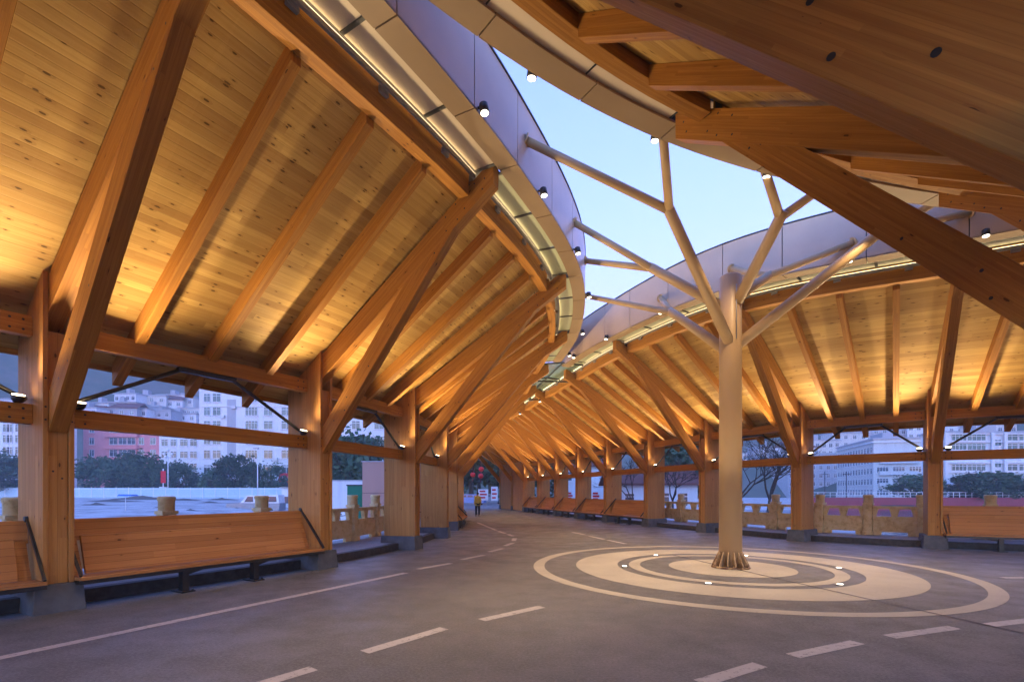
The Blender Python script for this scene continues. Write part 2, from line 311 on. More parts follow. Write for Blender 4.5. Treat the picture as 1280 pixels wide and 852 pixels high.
# w: sideways offset along the wall (in the wall's own direction of travel)
def tang(W,t):
    c,n,l,zr=W.frame(t); return Vector((-n[1]*W.side,n[0]*W.side,0))
def VV(W,t,q,z,w=0.):
    c,n,l,zr=W.frame(t); T=tang(W,t); return Vector((c[0]+n[0]*q+T.x*w,c[1]+n[1]*q+T.y*w,z))
SPOTS=[]; RIDGE=[]
def frame_at(W,i,bolted):
    dk=lambda q:W.deck(i,q); c,n,l,zr=W.frame(i); n=Vector((n[0],n[1],0)); T=tang(W,i)
    # column: two outer plates with a recessed core, on a concrete plinth
    m=MB()
    for sgn in (-1,1):
        a,b=sgn*.115,sgn*.175
        lo,hi=min(a,b),max(a,b)
        m.hexa([VV(W,i,-1.,.4,lo),VV(W,i,-1.,.4,hi),VV(W,i,0,.4,hi),VV(W,i,0,.4,lo),
                VV(W,i,-1.,dk(-1.)-.004,lo),VV(W,i,-1.,dk(-1.)-.004,hi),VV(W,i,0,dk(0)-.004,hi),VV(W,i,0,dk(0)-.004,lo)])
    m.hexa([VV(W,i,-.995,.402,-.113),VV(W,i,-.995,.402,.113),VV(W,i,-.05,.402,.113),VV(W,i,-.05,.402,-.113),
            VV(W,i,-.995,3.98,-.113),VV(W,i,-.995,3.98,.113),VV(W,i,-.05,3.98,.113),VV(W,i,-.05,3.98,-.113)])
    if bolted:
        bolts(m,VV(W,i,0,0,.145),T,(0,0,1),[(0,2.72),(0,2.9),(0,3.3)],n,.014); bolts(m,VV(W,i,0,0,-.145),T,(0,0,1),[(0,2.72),(0,2.9),(0,3.3)],n,.014)
        bolts(m,VV(W,i,-.05,0,0),T,(0,0,1),[(-.05,2.0),(.05,1.9)],n,.014)
    col=m.build('column',['column_boards','black_steel'],PAV,bevel=.006)
    m=MB(); m.hexa([VV(W,i,-1.08,-.02,-.30),VV(W,i,-1.08,-.02,.30),VV(W,i,.06,-.02,.30),VV(W,i,.06,-.02,-.30),
                    VV(W,i,-1.05,.4,-.27),VV(W,i,-1.05,.4,.27),VV(W,i,.03,.4,.27),VV(W,i,.03,.4,-.27)])
    m.build('plinth','plinth_concrete',col,bevel=.012)
    # main rafter
    tip=l+.50; m=MB(); h=.60
    a0=dk(-.98)-.004; 
    m.hexa([VV(W,i,-.98,dk(-.98)-.006-h*.9,-.111),VV(W,i,-.98,dk(-.98)-.006-h*.9,.111),VV(W,i,-.98,dk(-.98)-.006,.111),VV(W,i,-.98,dk(-.98)-.006,-.111),
            VV(W,i,tip,dk(tip)-h,-.111),VV(W,i,tip,dk(tip)-h,.111),VV(W,i,tip,dk(tip)-.13,.111),VV(W,i,tip,dk(tip)-.13,-.111)])
    sl=(dk(1)-dk(0)); D=Vector((n.x,n.y,sl)).normalized(); Y=T.cross(D).normalized(); Y=Y if Y.z>0 else -Y
    if bolted:
        for sg in (-1,1):
            c0=VV(W,i,l,dk(l)-.33,sg*.111)
            bolts(m,c0,D,Y,[(-.75,-.12),(-.6,.1),(-.45,-.14),(-.3,.12),(-.22,-.1),(.2,.1),(.25,-.12),(.4,0)],T*sg,.016)
    rf=m.build('main_rafter',['glulam','black_steel'],PAV,bevel=.006)
    m=MB()
    for sg in (-1,1):
        m.bar(VV(W,i,l-.13,zr+.02,sg*.125),VV(W,i,l-.13,zr+.40,sg*.125),.012,.12,tuple(n))
    m.hexa([VV(W,i,l+.02,zr-.02,-.05),VV(W,i,l+.02,zr-.02,.05),VV(W,i,l+.10,zr-.02,.05),VV(W,i,l+.10,zr-.02,-.05)][::1]+
           [VV(W,i,l-.06,zr-.20,-.05),VV(W,i,l-.06,zr-.20,.05),VV(W,i,l-.03,zr-.20,.05),VV(W,i,l-.03,zr-.20,-.05)])
    m.build('joint_plate','black_steel',rf)
    # diagonal brace from the column to the head of the rafter
    q0,z0=.02,2.56; q1=l-.35; z1=dk(q1)-h+.02
    sb=(z1-z0)/(q1-q0); v=.37*math.hypot(1,sb)
    qa=-.05
    m=MB(); zt=lambda q:z0+sb*(q-q0)+v
    qt=(dk(0)-h+.02-z0-v+sb*q0)/(sb-sl)  # where the upper edge meets the rafter
    w=.108
    m.hexa([VV(W,i,q0-.04,z0,-w),VV(W,i,q0-.04,z0,w),VV(W,i,q0-.04,z0+v*.96,w),VV(W,i,q0-.04,z0+v*.96,-w),
            VV(W,i,q1,z1,-w),VV(W,i,q1,z1,w),VV(W,i,qt,zt(qt),w),VV(W,i,qt,zt(qt),-w)])
    if bolted:
        Db=Vector((n.x,n.y,sb)).normalized(); Yb=T.cross(Db).normalized(); Yb=Yb if Yb.z>0 else -Yb
        for sg in (-1,1):
            bolts(m,VV(W,i,q1,z1,sg*w),Db,Yb,[(-.75,.2),(-.6,.1),(-.5,.28),(-.35,.16),(-.25,.3)],T*sg,.017)
            bolts(m,VV(W,i,q0,z0,sg*w),Db,Yb,[(1.1,.09),(1.35,.22),(.75,.2),(2.2,.12)],T*sg,.017)
    m.build('brace',['glulam','black_steel'],PAV,bevel=.006)
    if W is not NW:
      for sg in (-1,1): SPOTS.append((VV(W,i,-.34,3.03,sg*.34),n,T*sg,W,i,sg))
def strip(W,t0,t1,n): return [t0+(t1-t0)*k/n for k in range(n+1)]
def bay(W,i,openring,ridge=None,detail=True):
    """everything between frame i and frame i+1."""
    ts=strip(W,i,i+1,8)
    # roof deck
    m=MB(); rings=[]
    qa=-1.3
    for t in ts:
        c,n,l,zr=W.frame(t); qb=l-.24
        rings.append([VV(W,t,qa,W.deck(t,qa)),VV(W,t,qb,W.deck(t,qb)),VV(W,t,qb,W.deck(t,qb)+.14),VV(W,t,qa,W.deck(t,qa)+.14)])
    # uv: u along the wall (true length), v up the slope
    m.sweep(rings); m.build('roof_deck','deck_boards',PAV)
    # secondary rafters
    for f in (.25,.5,.75):
        t=i+f; c,n,l,zr=W.frame(t); qa,qb=-1.22,l-.225; h=.36; w=.075; m=MB()
        m.hexa([VV(W,t,qa,W.deck(t,qa)-h,-w),VV(W,t,qa,W.deck(t,qa)-h,w),VV(W,t,qa,W.deck(t,qa)-.003,w),VV(W,t,qa,W.deck(t,qa)-.003,-w),
                VV(W,t,qb,W.deck(t,qb)-h*.8,-w),VV(W,t,qb,W.deck(t,qb)-h*.8,w),VV(W,t,qb,W.deck(t,qb)-.003,w),VV(W,t,qb,W.deck(t,qb)-.003,-w)])
        m.build('rafter','glulam',PAV,bevel=.004)
    # tie beams between the columns
    a,b=VV(W,i,-.45,0),VV(W,i+1,-.45,0); d=(b-a).normalized(); a2,b2=a+d*.178,b-d*.178
    for z0,z1,nm in ((2.68,2.96,'tie_beam'),(3.94,4.22,'eave_beam')):
        m=MB(); m.bar(a2+Vector((0,0,(z0+z1)/2)),b2+Vector((0,0,(z0+z1)/2)),.17,z1-z0)
        if detail:
            s=Vector((d.y,-d.x,0)); s=s if s.dot(VV(W,i+.5,1,0)-VV(W,i+.5,0,0))>0 else -s
            for e,dd in ((a2,d),(b2,-d)):
                bolts(m,e+s*.085+Vector((0,0,(z0+z1)/2)),dd,(0,0,1),[(.1,-.07),(.1,.07),(.24,-.07),(.24,.07)],s,.017)
        m.build(nm,['glulam','black_steel'],PAV,bevel=.005)
    # eave trimmer behind the rafter tails
    m=MB(); m.sweep([[VV(W,t,-1.30,W.deck(t,-1.3)-.07),VV(W,t,-1.245,W.deck(t,-1.3)-.07),VV(W,t,-1.245,W.deck(t,-1.245)-.02),VV(W,t,-1.30,W.deck(t,-1.3)-.02)] for t in ts]); m.build('eave_board','glulam',PAV)
    # steel tie arch under the eave beam
    s=Vector((d.y,-d.x,0)); mid=(a2+b2)/2; m=MB(); zt=3.895
    m.tube([a2+d*.05+Vector((0,0,3.02)),mid-d*.46+Vector((0,0,zt))],.034,8); m.tube([b2-d*.05+Vector((0,0,3.02)),mid+d*.46+Vector((0,0,zt))],.034,8)
    m.bar(mid-d*.52+Vector((0,0,zt)),mid+d*.52+Vector((0,0,zt)),.10,.075); m.build('tie_arch','black_steel',PAV)
    # curved ring beam and its light trough
    tr=strip(W,i+.028,i+.972,10); m=MB()
    def prof(f,t): 
        c,n,l,zr=W.frame(t); return [VV(W,t,l+q,zr+z) for q,z in f]
    m.sweep([prof([(-.22,0),(0,0),(0,.46),(-.22,.46)],t) for t in tr]); m.build('ring_beam','glulam',PAV,bevel=.006)
    if W is not NW:
     m=MB(); m.sweep([prof([(.09,.30),(.14,.30),(.14,.37),(.09,.37)],t) for t in tr])
     trough=m.build('light_trough','grey_steel',PAV)
     m=MB(); m.sweep([prof([(.094,.372),(.136,.372),(.136,.379),(.094,.379)],t) for t in tr]); m.build('light_strip','led_strip',trough)
     for f in ((.2,.5,.8) if detail else (.5,)):
        t=i+f; m=MB(); c,n,l,zr=W.frame(t); m.box((-.08,-.03,-.05),(.08,.03,.05),0,Matrix.Translation(VV(W,t,l+.045,zr+.30))@Matrix.Rotation(math.atan2(tang(W,t).y,tang(W,t).x),4,'Z'))
        m.build('driver_box','grey_steel',trough)
    if openring:
        lo,hi=openring
        cuts=[i,i+.36,i+.70,i+1]
        LB=(VV(W,i+1,W.frame(i+1)[2],0)-VV(W,i,W.frame(i)[2],0)).length; ge=(.006 if W is NW else .03)/LB
        gl=[(i+.14/LB+ge,i+.33-ge),(i+.33+ge,i+.66-ge),(i+.66+ge,i+1-.14/LB-ge)]
        for u,v in gl:
            u2,v2=max(u,lo),min(v,hi)
            if v2-u2<.05: continue
            m=MB(); m.sweep([prof([(.03 if W is NW else .142,.43),(.60,.455),(.60,.47),(.03 if W is NW else .142,.445)],t) for t in strip(W,u2,v2,4)]); g=m.build('glass_panel','cream_panel' if W is NW or (W is LW and u<4) else 'skylight_glass',PAV)
            for e in (u2-ge,v2+ge):
                m=MB(); m.bar(VV(W,e,W.frame(e)[2]+.143,W.frame(e)[3]+.42),VV(W,e,W.frame(e)[2]+.568,W.frame(e)[3]+.442),.010 if W is NW else .055,.022); m.build('mullion','dark_frame' if W is NW else 'mullion_grey',g)
        for u,v in zip(cuts,cuts[1:]):
            u2,v2=max(u,lo),min(v,hi)
            if v2-u2<.05: continue
            g=.0022; tt=strip(W,u2+g,v2-g,5)
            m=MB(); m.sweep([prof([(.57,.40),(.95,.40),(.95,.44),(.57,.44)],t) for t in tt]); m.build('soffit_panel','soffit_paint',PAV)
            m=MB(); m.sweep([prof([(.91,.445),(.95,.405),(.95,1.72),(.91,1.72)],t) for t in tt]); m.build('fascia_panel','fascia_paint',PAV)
        u2,v2=max(i,lo),min(i+1,hi)
        if v2-u2>.05:
            tt=strip(W,u2,v2,8)
            m=MB(); m.sweep([prof([(.30,1.05),(.90,.46),(.90,1.725),(.87,1.725)],t) for t in tt]); m.sweep([prof([(.80,1.73),(.97,1.73),(.97,1.76),(.80,1.76)],t) for t in tt]); m.build('parapet_backing','dark_frame',PAV)
            m=MB(); m.sweep([prof([(.585,.452),(.905,.452),(.905,.46),(.585,.46)],t) for t in tt]); m.build('soffit_backing','black_steel',PAV)
    # outer roof skin over the deck
    m=MB(); m.sweep([[VV(W,t,-1.42,W.deck(t,-1.42)+.15),VV(W,t,W.frame(t)[2]+.25,W.deck(t,W.frame(t)[2]+.25)+.26),VV(W,t,W.frame(t)[2]+.25,W.deck(t,W.frame(t)[2]+.25)+.31),VV(W,t,-1.42,W.deck(t,-1.42)+.22)] for t in ts]); m.build('roof_sheet','grey_steel',PAV)
OPEN={id(LW):(1.3,6.85),id(RW):(1.55,4.85),id(NW):(.9,4.75)}
for W,rng_ in ((LW,range(0,15)),(RW,range(0,13)),(NW,range(0,7))):
    near=(lambda i:(W is LW and i<8) or (W is RW and i<7) or W is NW)
    for i in rng_: frame_at(W,i,near(i))
    for i in rng_[:-1]:
        lo,hi=OPEN[id(W)]
        bay(W,i,(lo,hi) if i+1>lo and i<hi else None,detail=near(i))
# ridge skylight where the left and right roofs meet, with steel cross ties
def nearest_left(p):
    best=min(((Vector(LW.P(t/20,LW.frame(t/20)[2],0)).xy-p.xy).length,t/20) for t in range(100,281)); return best[1]
for i in range(5,12):
    m=MB(); rs=[]; 
    for f in range(0,9):
        t=(4.72+1.25*f/8) if i==5 else i+.03+.94*f/8; c,n,l,zr=RW.frame(t); a=VV(RW,t,l+.11,zr+.40); tl=nearest_left(a); cl=LW.frame(tl); b=VV(LW,tl,cl[2]+.11,cl[3]+.40)
        if (b-a).dot(Vector((n[0],n[1],0)))<.12: b=a+Vector((n[0],n[1],0))*.12
        mid=(a+b)/2+Vector((0,0,.10)); up=Vector((0,0,.014)); rs.append([a,mid,b,b+up,mid+up,a+up])
    m.sweep(rs); g=m.build('ridge_glass','ridge_glass',PAV)
    m=MB()
    for q in (0,len(rs)//2,len(rs)-1): m.bar(rs[q][0]-Vector((0,0,.03)),rs[q][1]-Vector((0,0,.03)),.05,.05); m.bar(rs[q][1]-Vector((0,0,.03)),rs[q][2]-Vector((0,0,.03)),.05,.05)
    m.sweep([[r[1]+Vector((0,0,-.06)),r[1]+Vector((.04,0,-.06)),r[1]+Vector((.04,0,-.005)),r[1]+Vector((0,0,-.005))] for r in rs]); m.build('mullion','dark_frame',g)
for i in range(5,12):
    c,n,l,zr=RW.frame(i); a=VV(RW,i,l-.05,zr-.06); tl=nearest_left(a); cl=LW.frame(tl); b=VV(LW,tl,cl[2]-.1,cl[3]-.06)
    m=MB(); m.tube([a,b],.04,8); m.build('cross_tie','black_steel',PAV)
for i in range(6,12):
    c,n,l,zr=RW.frame(i); p=VV(RW,i,l+.25,zr-.06); g=thing('downlight','small downlight on the %s cross tie of the gallery ridge'%ORD[i-6],'downlight',p,world=True,group='downlights along the gallery ridge')
    m=MB(); m.tube([p,p+Vector((0,0,-.05)),p+Vector((0,0,-.15))],[.04,.07,.07],12); m.build('body','black_steel',g); m=MB(); m.tube([p+Vector((0,0,-.151)),p+Vector((0,0,-.157))],[.06,.06],12); m.build('lens','flood_lens',g)
    RIDGE.append((g,p))
# boarded end walls of the far portal
for W,t0,t1 in ((RW,10,11),(RW,11,12),(LW,13,14)):
    m=MB(); ts=strip(W,t0+.05,t1-.05,1); m.sweep([[VV(W,t,-.12,.05),VV(W,t,-.02,.05),VV(W,t,-.02,W.deck(t,-.02)-.3),VV(W,t,-.12,W.deck(t,-.12)-.3)] for t in ts])
    # boards run upright: swap uv
    m.uv=[[(v,u) for u,v in f] for f in m.uv]; m.build('end_wall','column_boards',PAV)
# ------------------------------------------------------------------ lamps of the place
def spot(o,at,aim,e,size,blend,c,soft=.05):
    l=bpy.data.lights.new('lamp','SPOT'); l.energy=e; l.spot_size=R_(size); l.spot_blend=blend; l.color=c; l.shadow_soft_size=soft
    b=bpy.data.objects.new('lamp',l); COL.objects.link(b); b.parent=o
    b.location=Vector(at)-Vector(o.location) if '_w' in o else at
    b.rotation_euler=Vector(aim).to_track_quat('-Z','Y').to_euler(); return b
for g,p in RIDGE: spot(g,p+Vector((0,0,-.2)),Vector((0,0,-1)),FLOOD_E*.8,80,.6,(1,.78,.5),.06)
WN_={id(LW):'left wall',id(RW):'right wall',id(NW):'near right wall'}
def nth(W,i):
    if W is LW: k=i-3; return 'of the left wall column behind the camera, %s back'%ORD[-k-1] if k<0 else 'of the %s left wall column from the camera'%ORD[k]
    if W is RW: k=i-2; return 'of the column beyond the right photo edge' if k<0 else 'of the %s right wall column from the right edge'%ORD[k]
    return 'of the %s near right wall column'%ORD[i]
for at,n,T,Wl,i,sg in SPOTS:
    if (Wl is LW and i<1) or (Wl is RW and i<1): continue
    up=thing('uplight','black uplight on the %s side %s'%(('right' if sg>0 else 'left') if Wl is NW else ('far' if sg>0 else 'near'),nth(Wl,i)),'uplight',at-Vector((0,0,.07)),world=True,group='uplights beside the timber columns')
    m=MB(); m.tube([at+Vector((0,0,-.07)),at+Vector((0,0,-.03)),at+n*.015+Vector((0,0,.03))],[.05,.075,.085],12); m.build('body','black_steel',up)
    m=MB(); m.tube([at+n*.016+Vector((0,0,.031)),at+n*.018+Vector((0,0,.038))],[.07,.07],12); m.build('lens','warm_lens',up)
    spot(up,at+n*.04+Vector((0,0,.06)),n*.85+T*.5+Vector((0,0,1)),UP_E,92,1.,(1,.735,.41),.09)
FL=[]
for W,tt in ((LW,(3.25,3.72,4.2,4.72,5.3,6.0,6.6)),(RW,(1.95,2.42,2.9,3.4,3.95,4.5)),(NW,(1.5,2.05,2.55,3.0,3.42,3.9,4.35))):
    for j,t in enumerate(tt):
        c,n,l,zr=W.frame(t); n=Vector((n[0],n[1],0)); at=VV(W,t,l+1.05,zr+(.50 if W is NW else .40))
        f=thing('floodlight','floodlight on the roof fascia above the %s, %s from the %s end'%(WN_[id(W)],ORD[j],'right' if W is RW else 'near' if W is LW else 'left'),'floodlight',at,world=True,group='floodlights along the roof opening')
        m=MB(); m.tube([at+Vector((0,0,.11)),at+Vector((0,0,.09)),at+n*.02+Vector((0,0,-.05))],[.045,.07,.075],14); m.build('body','black_steel',f)
        m=MB(); m.tube([at+n*.02+Vector((0,0,-.051)),at+n*.021+Vector((0,0,-.058))],[.06,.06],14); m.build('lens','flood_lens',f)
        m=MB(); m.bar(at+Vector((0,0,.05)),at-n*.10+Vector((0,0,.07)),.03,.03); m.build('bracket','black_steel',f)
        spot(f,at+n*.02+Vector((0,0,-.09)),n*.30+Vector((0,0,-1)),FLOOD_E,75,.8,(1,.72,.42),.06)
# ================================================================== steel tree
C0=Vector((4.94,11.18,0))
TR=thing('steel_tree','cream painted steel tree column whose forked branches hold the edge of the roof opening','tree column',C0,world=True)
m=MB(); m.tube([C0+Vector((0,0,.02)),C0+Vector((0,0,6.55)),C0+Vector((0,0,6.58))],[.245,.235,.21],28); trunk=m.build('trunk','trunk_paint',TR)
m=MB(); m.tube([C0+Vector((.02,-.255,5.1)),C0+Vector((.02,-.255,6.3))],.012,6); m.build('seam','grey_steel',trunk)
for k in range(14):
    a=2*math.pi*k/14+.1; u=Vector((math.cos(a),math.sin(a),0)); t=Vector((-u.y,u.x,0))*.012; m=MB()
    P=[(.22,.0),(.39,.0),(.39,.04),(.335,.16),(.25,.34),(.22,.34)]
    m.face([C0+u*r+Vector((0,0,z+.03))+t for r,z in P]); m.face([C0+u*r+Vector((0,0,z+.03))-t for r,z in P][::-1])
    for (r,z),(r2,z2) in zip(P,P[1:]+P[:1]): m.face([C0+u*r+Vector((0,0,z+.03))-t,C0+u*r2+Vector((0,0,z2+.03))-t,C0+u*r2+Vector((0,0,z2+.03))+t,C0+u*r+Vector((0,0,z+.03))+t])
    m.build('base_fin','trunk_paint',TR)
m=MB(); m.lathe([(.41,.008),(.41,.035),(.39,.04)],24,(C0.x,C0.y)); m.build('base_plate','trunk_paint',TR)
def band(W,t,dz): 
    c,n,l,zr=W.frame(t); return VV(W,t,l+.935,zr+dz)
BR=[((4.86,11.06,5.05),(3.17,9.99,7.41),[band(LW,4.078,1.1),band(NW,3.0,.95)]),
    ((4.80,11.25,5.9),(3.49,12.32,7.28),[band(LW,4.74,1.2),band(LW,5.2,1.25)]),
    ((4.85,11.33,4.98),(4.38,13.54,6.62),[band(LW,5.7,1.2),band(RW,3.42,.9)]),
    ((5.03,11.03,5.95),(5.35,9.85,7.18),[band(NW,3.36,.9),band(NW,3.72,.9)]),
    ((5.05,11.33,6.08),(6.37,12.3,7.07),[band(RW,2.41,.85),band(RW,2.95,.95)]),
    ((5.08,11.13,5.02),(8.06,10.88,7.39),[band(RW,2.0,1.0),band(NW,4.2,.95)])]
for a,f,ends in BR:
    a=Vector(a);f=Vector(f); a=Vector((C0.x,C0.y,a.z))+ (a-Vector((C0.x,C0.y,a.z)))*1.0
    m=MB(); dd=(f-a).normalized(); m.tube([a,f,f+dd*.12],[.118,.112,.10],18); b=m.build('branch','cream_paint',TR)
    for e in ends:
        m=MB(); m.tube([f-dd*.02,e],[.088,.078],14); m.build('fork','cream_paint',b)
        m=MB(); q=(e-f).normalized(); m.tube([e-q*.02,e+q*.015],[.13,.13],14); m.build('end_plate','cream_paint',b)
# lamps set in the ground round the tree
for k in range(6):
    a=R_(60*k-3); at=C0+Vector((math.cos(a)*2.37,math.sin(a)*2.37,0))
    where=['on the right of the tree','behind the tree to its right','behind the tree to its left','on the left of the tree','before the tree to its left','before the tree to its right'][k]
    g=thing('ground_light','round light set flush in the paving, %s'%where,'ground light',at,world=True,group='ground lights round the steel tree')
    m=MB(); m.lathe([(.08,.006),(.08,.016),(.052,.02)],18,(at.x,at.y)); m.build('rim','grey_steel',g)
    m=MB(); m.lathe([(.05,.0165),(.05,.0225),(.03,.024)],18,(at.x,at.y)); m.build('lens','flood_lens',g)
    spot(g,at+Vector((0,0,.06)),(C0-at)*.16+Vector((0,0,1)),GROUND_E,60,.8,(1,.76,.48),.06)
# ================================================================== ground, road, kerbs
F=618.
def at(px,D,z=0.): return Vector(((px-640)/F*D,D,z))
def gnd(px,py): D=F*1.7/(py-615.); return Vector(((px-640)/F*D,D,0))
m=MB(); pts=[LW.P(t/4,-.5,0) for t in range(0,57)]+[RW.P(t/4,-.5,0) for t in range(48,-1,-1)]+[NW.P(t/4,-.5,0) for t in range(24,-1,-1)]
m.face(pts); o=m.build('road','asphalt',None); tag(o,kind='structure')
bm=bmesh.new(); bm.from_mesh(o.data); bmesh.ops.triangulate(bm,faces=bm.faces); bm.to_mesh(o.data); bm.free()
if o.data.polygons[0].normal.z<0: o.data.flip_normals()
m=MB(); m.face([(-22,49.5,-.006),(12,49.5,-.006),(12,150,-.006),(-22,150,-.006)]); tag(m.build('square','pavement_stone',None),kind='structure')
for W in (LW,RW,NW):
    ts=[i/8 for i in range(0,(len(W.n)-1)*8+1)]
    m=MB(); m.sweep([[VV(W,t,-.66,-.15),VV(W,t,-.46,-.15),VV(W,t,-.47,.2),VV(W,t,-.66,.2)] for t in ts]); tag(m.build('kerb','granite_kerb',None,bevel=.012),kind='structure')
    m=MB(); m.sweep([[VV(W,t,-2.7,-.4),VV(W,t,-.664,-.4),VV(W,t,-.664,.196),VV(W,t,-2.7,.196)] for t in ts]); tag(m.build('pavement','pavement_stone',None),kind='structure')
# painted marks: each stroke is its own sheet 4 mm above the road
MARK=[]
def stroke(pts,w,mat='road_paint',z=.004):
    pts=[Vector((p.x,p.y,z)) for p in pts]; m=MB()
    L=[];Rr=[]
    for i,p in enumerate(pts):
        d=(pts[min(i+1,len(pts)-1)]-pts[max(i-1,0)]).normalized(); s=Vector((-d.y,d.x,0))*w/2; L.append(p+s);Rr.append(p-s)
    for i in range(len(pts)-1): m.face([L[i],Rr[i],Rr[i+1],L[i+1]])
    o=m.build('road_marking',mat,None); 
    for p in o.data.polygons:
        if p.normal.z<0: o.data.flip_normals(); break
    tag(o,kind='structure')
    return o
stroke([gnd(-260,885),gnd(0,822),gnd(250,769.5),gnd(507,715.7)],.15)
for a,b in (((522,711),(563.7,703.7)),((577,699),(605,693.3)),((611.5,689.5),(628.5,685)),((631,682),(641,678.2)),((642,675.6),(643.5,672.4)),((641.5,669.8),(635,667.3)),((631.5,666.3),(623,663.6)),((620,662.3),(597,652.8))):
    stroke([gnd(*a),gnd(*b)],.16)
for a,b in (((455.7,814.7),(555.3,785)),((602,774.7),(677,758)),((322,856),(392,835)),((876,853),(950,830.5)),((991,819.5),(1072,802.4)),((1111.7,795.5),(1193,783.8)),((1236,780.8),(1330,770))):
    stroke([gnd(*a),gnd(*b)],.16)
for a,b in (((715,664.7),(731,668)),((737,669.7),(755,673.7)),((760,674.7),(782,679.3)),((1253,721.7),(1330,721.7))): stroke([gnd(*a),gnd(*b)],.15)
for k in range(9):
    t=2.0+k*.62; stroke([Vector(RW.P(t+e,1.55,0)) for e in (0,.12,.24,.36)],.12,'faded_paint')
def annulus(r0,r1,mat):
    m=MB(); N=96
    for q in range(N):
        a,b=2*math.pi*q/N,2*math.pi*(q+1)/N; e=lambda r,t:(C0.x+r*math.cos(t),C0.y+r*math.sin(t),.004)
        if r0>0: m.face([e(r0,a),e(r1,a),e(r1,b),e(r0,b)])
        else: m.face([(C0.x,C0.y,.004),e(r1,a),e(r1,b)])
    o=m.build('road_marking',mat,None,recalc=False); tag(o,kind='structure')
annulus(4.20,4.45,'ring_paint'); annulus(2.50,3.46,'ring_paint'); annulus(1.98,2.24,'ring_paint'); annulus(0,1.33,'ring_paint')
m=MB(); jp=[(4.35,13.4),(4.75,11.75),(5.28,9.46),(5.65,7.93),(6.02,6.53),(6.45,4.9),(6.8,3.6)]
for (x,y),(x2,y2) in zip(jp,jp[1:]): m.face([(x-.02,y,.008),(x2-.02,y2,.008),(x2+.02,y2,.008),(x+.02,y,.008)])
tag(m.build('expansion_joint','black_steel',None),kind='structure')
# terrain beyond
def ground_z(x,y):
    # left site climbs slowly; the right side drops to the river
    d=math.hypot(x-2,y-14)
    if -26<x<34 and y>44: return -.35
    if x<2: return -.35+min(1.,max(0,(d-14)/26))*.65+max(0,d-40)*.006
    if y>79: return -.2
    return -.35-min(1.,max(0,(x-19)/6))*1.6
m=MB(); N=60; xs=[-400+800*i/N for i in range(N+1)]; 
def gx(i): 
    u=(i-N/2)/(N/2); return math.copysign(abs(u)**2.2*900,u)
def gy(j): 
    u=j/N; return -120+ (u**1.8)*1300
for i in range(N):
    for j in range(N):
        P=[(gx(a),gy(b)) for a,b in ((i,j),(i+1,j),(i+1,j+1),(i,j+1))]; m.face([(x,y,ground_z(x,y)) for x,y in P],smooth=True)
o=m.build('ground','site_ground',None,recalc=False); bm=bmesh.new(); bm.from_mesh(o.data); bmesh.ops.remove_doubles(bm,verts=bm.verts,dist=.001); bm.to_mesh(o.data); bm.free(); tag(o,kind='structure')
m=MB(); m.face([(19,-40,-1.2),(360,-40,-1.2),(360,82,-1.2),(19,82,-1.2)]); tag(m.build('river','river_water',None),kind='structure')
# hills
m=MB(); NI,NJ=90,14
def hz(a,r):
    # a azimuth from +Y, r 0..1 up the slope
    h=84+10*math.sin(a*5.1+.6)+6*math.sin(a*11.3+2)+3*math.sin(a*23+1)+38*min(1.,max(0.,(-a-.12)/.4))
    return h*(r**.8)+3*math.sin(a*40+r*9)*r
def hill_at(px,py):
    for k in range(400):
        rad=201+k*.45; t=(px-640)/F; a=math.atan(t); Y=rad*math.cos(a); z=1.7+(615-py)/F*Y
        if -1+hz(a,(rad-200)/200)>=z: return Y,z
    return 300.,40.
G={}
for i in range(NI+1):
    for j in range(NJ+1):
        a=R_(-75+150*i/NI); r=j/NJ; D=200+200*r; G[i,j]=(math.sin(a)*D,math.cos(a)*D,-1+hz(a,r)+(random.uniform(-1,1) if 0<j else 0))
for i in range(NI):
    for j in range(NJ): m.face([G[i,j],G[i+1,j],G[i+1,j+1],G[i,j+1]],smooth=True)
o=m.build('hills','hill_cover',None,recalc=False); bm=bmesh.new(); bm.from_mesh(o.data); bmesh.ops.remove_doubles(bm,verts=bm.verts,dist=.001); bm.to_mesh(o.data); bm.free(); tag(o,kind='structure')
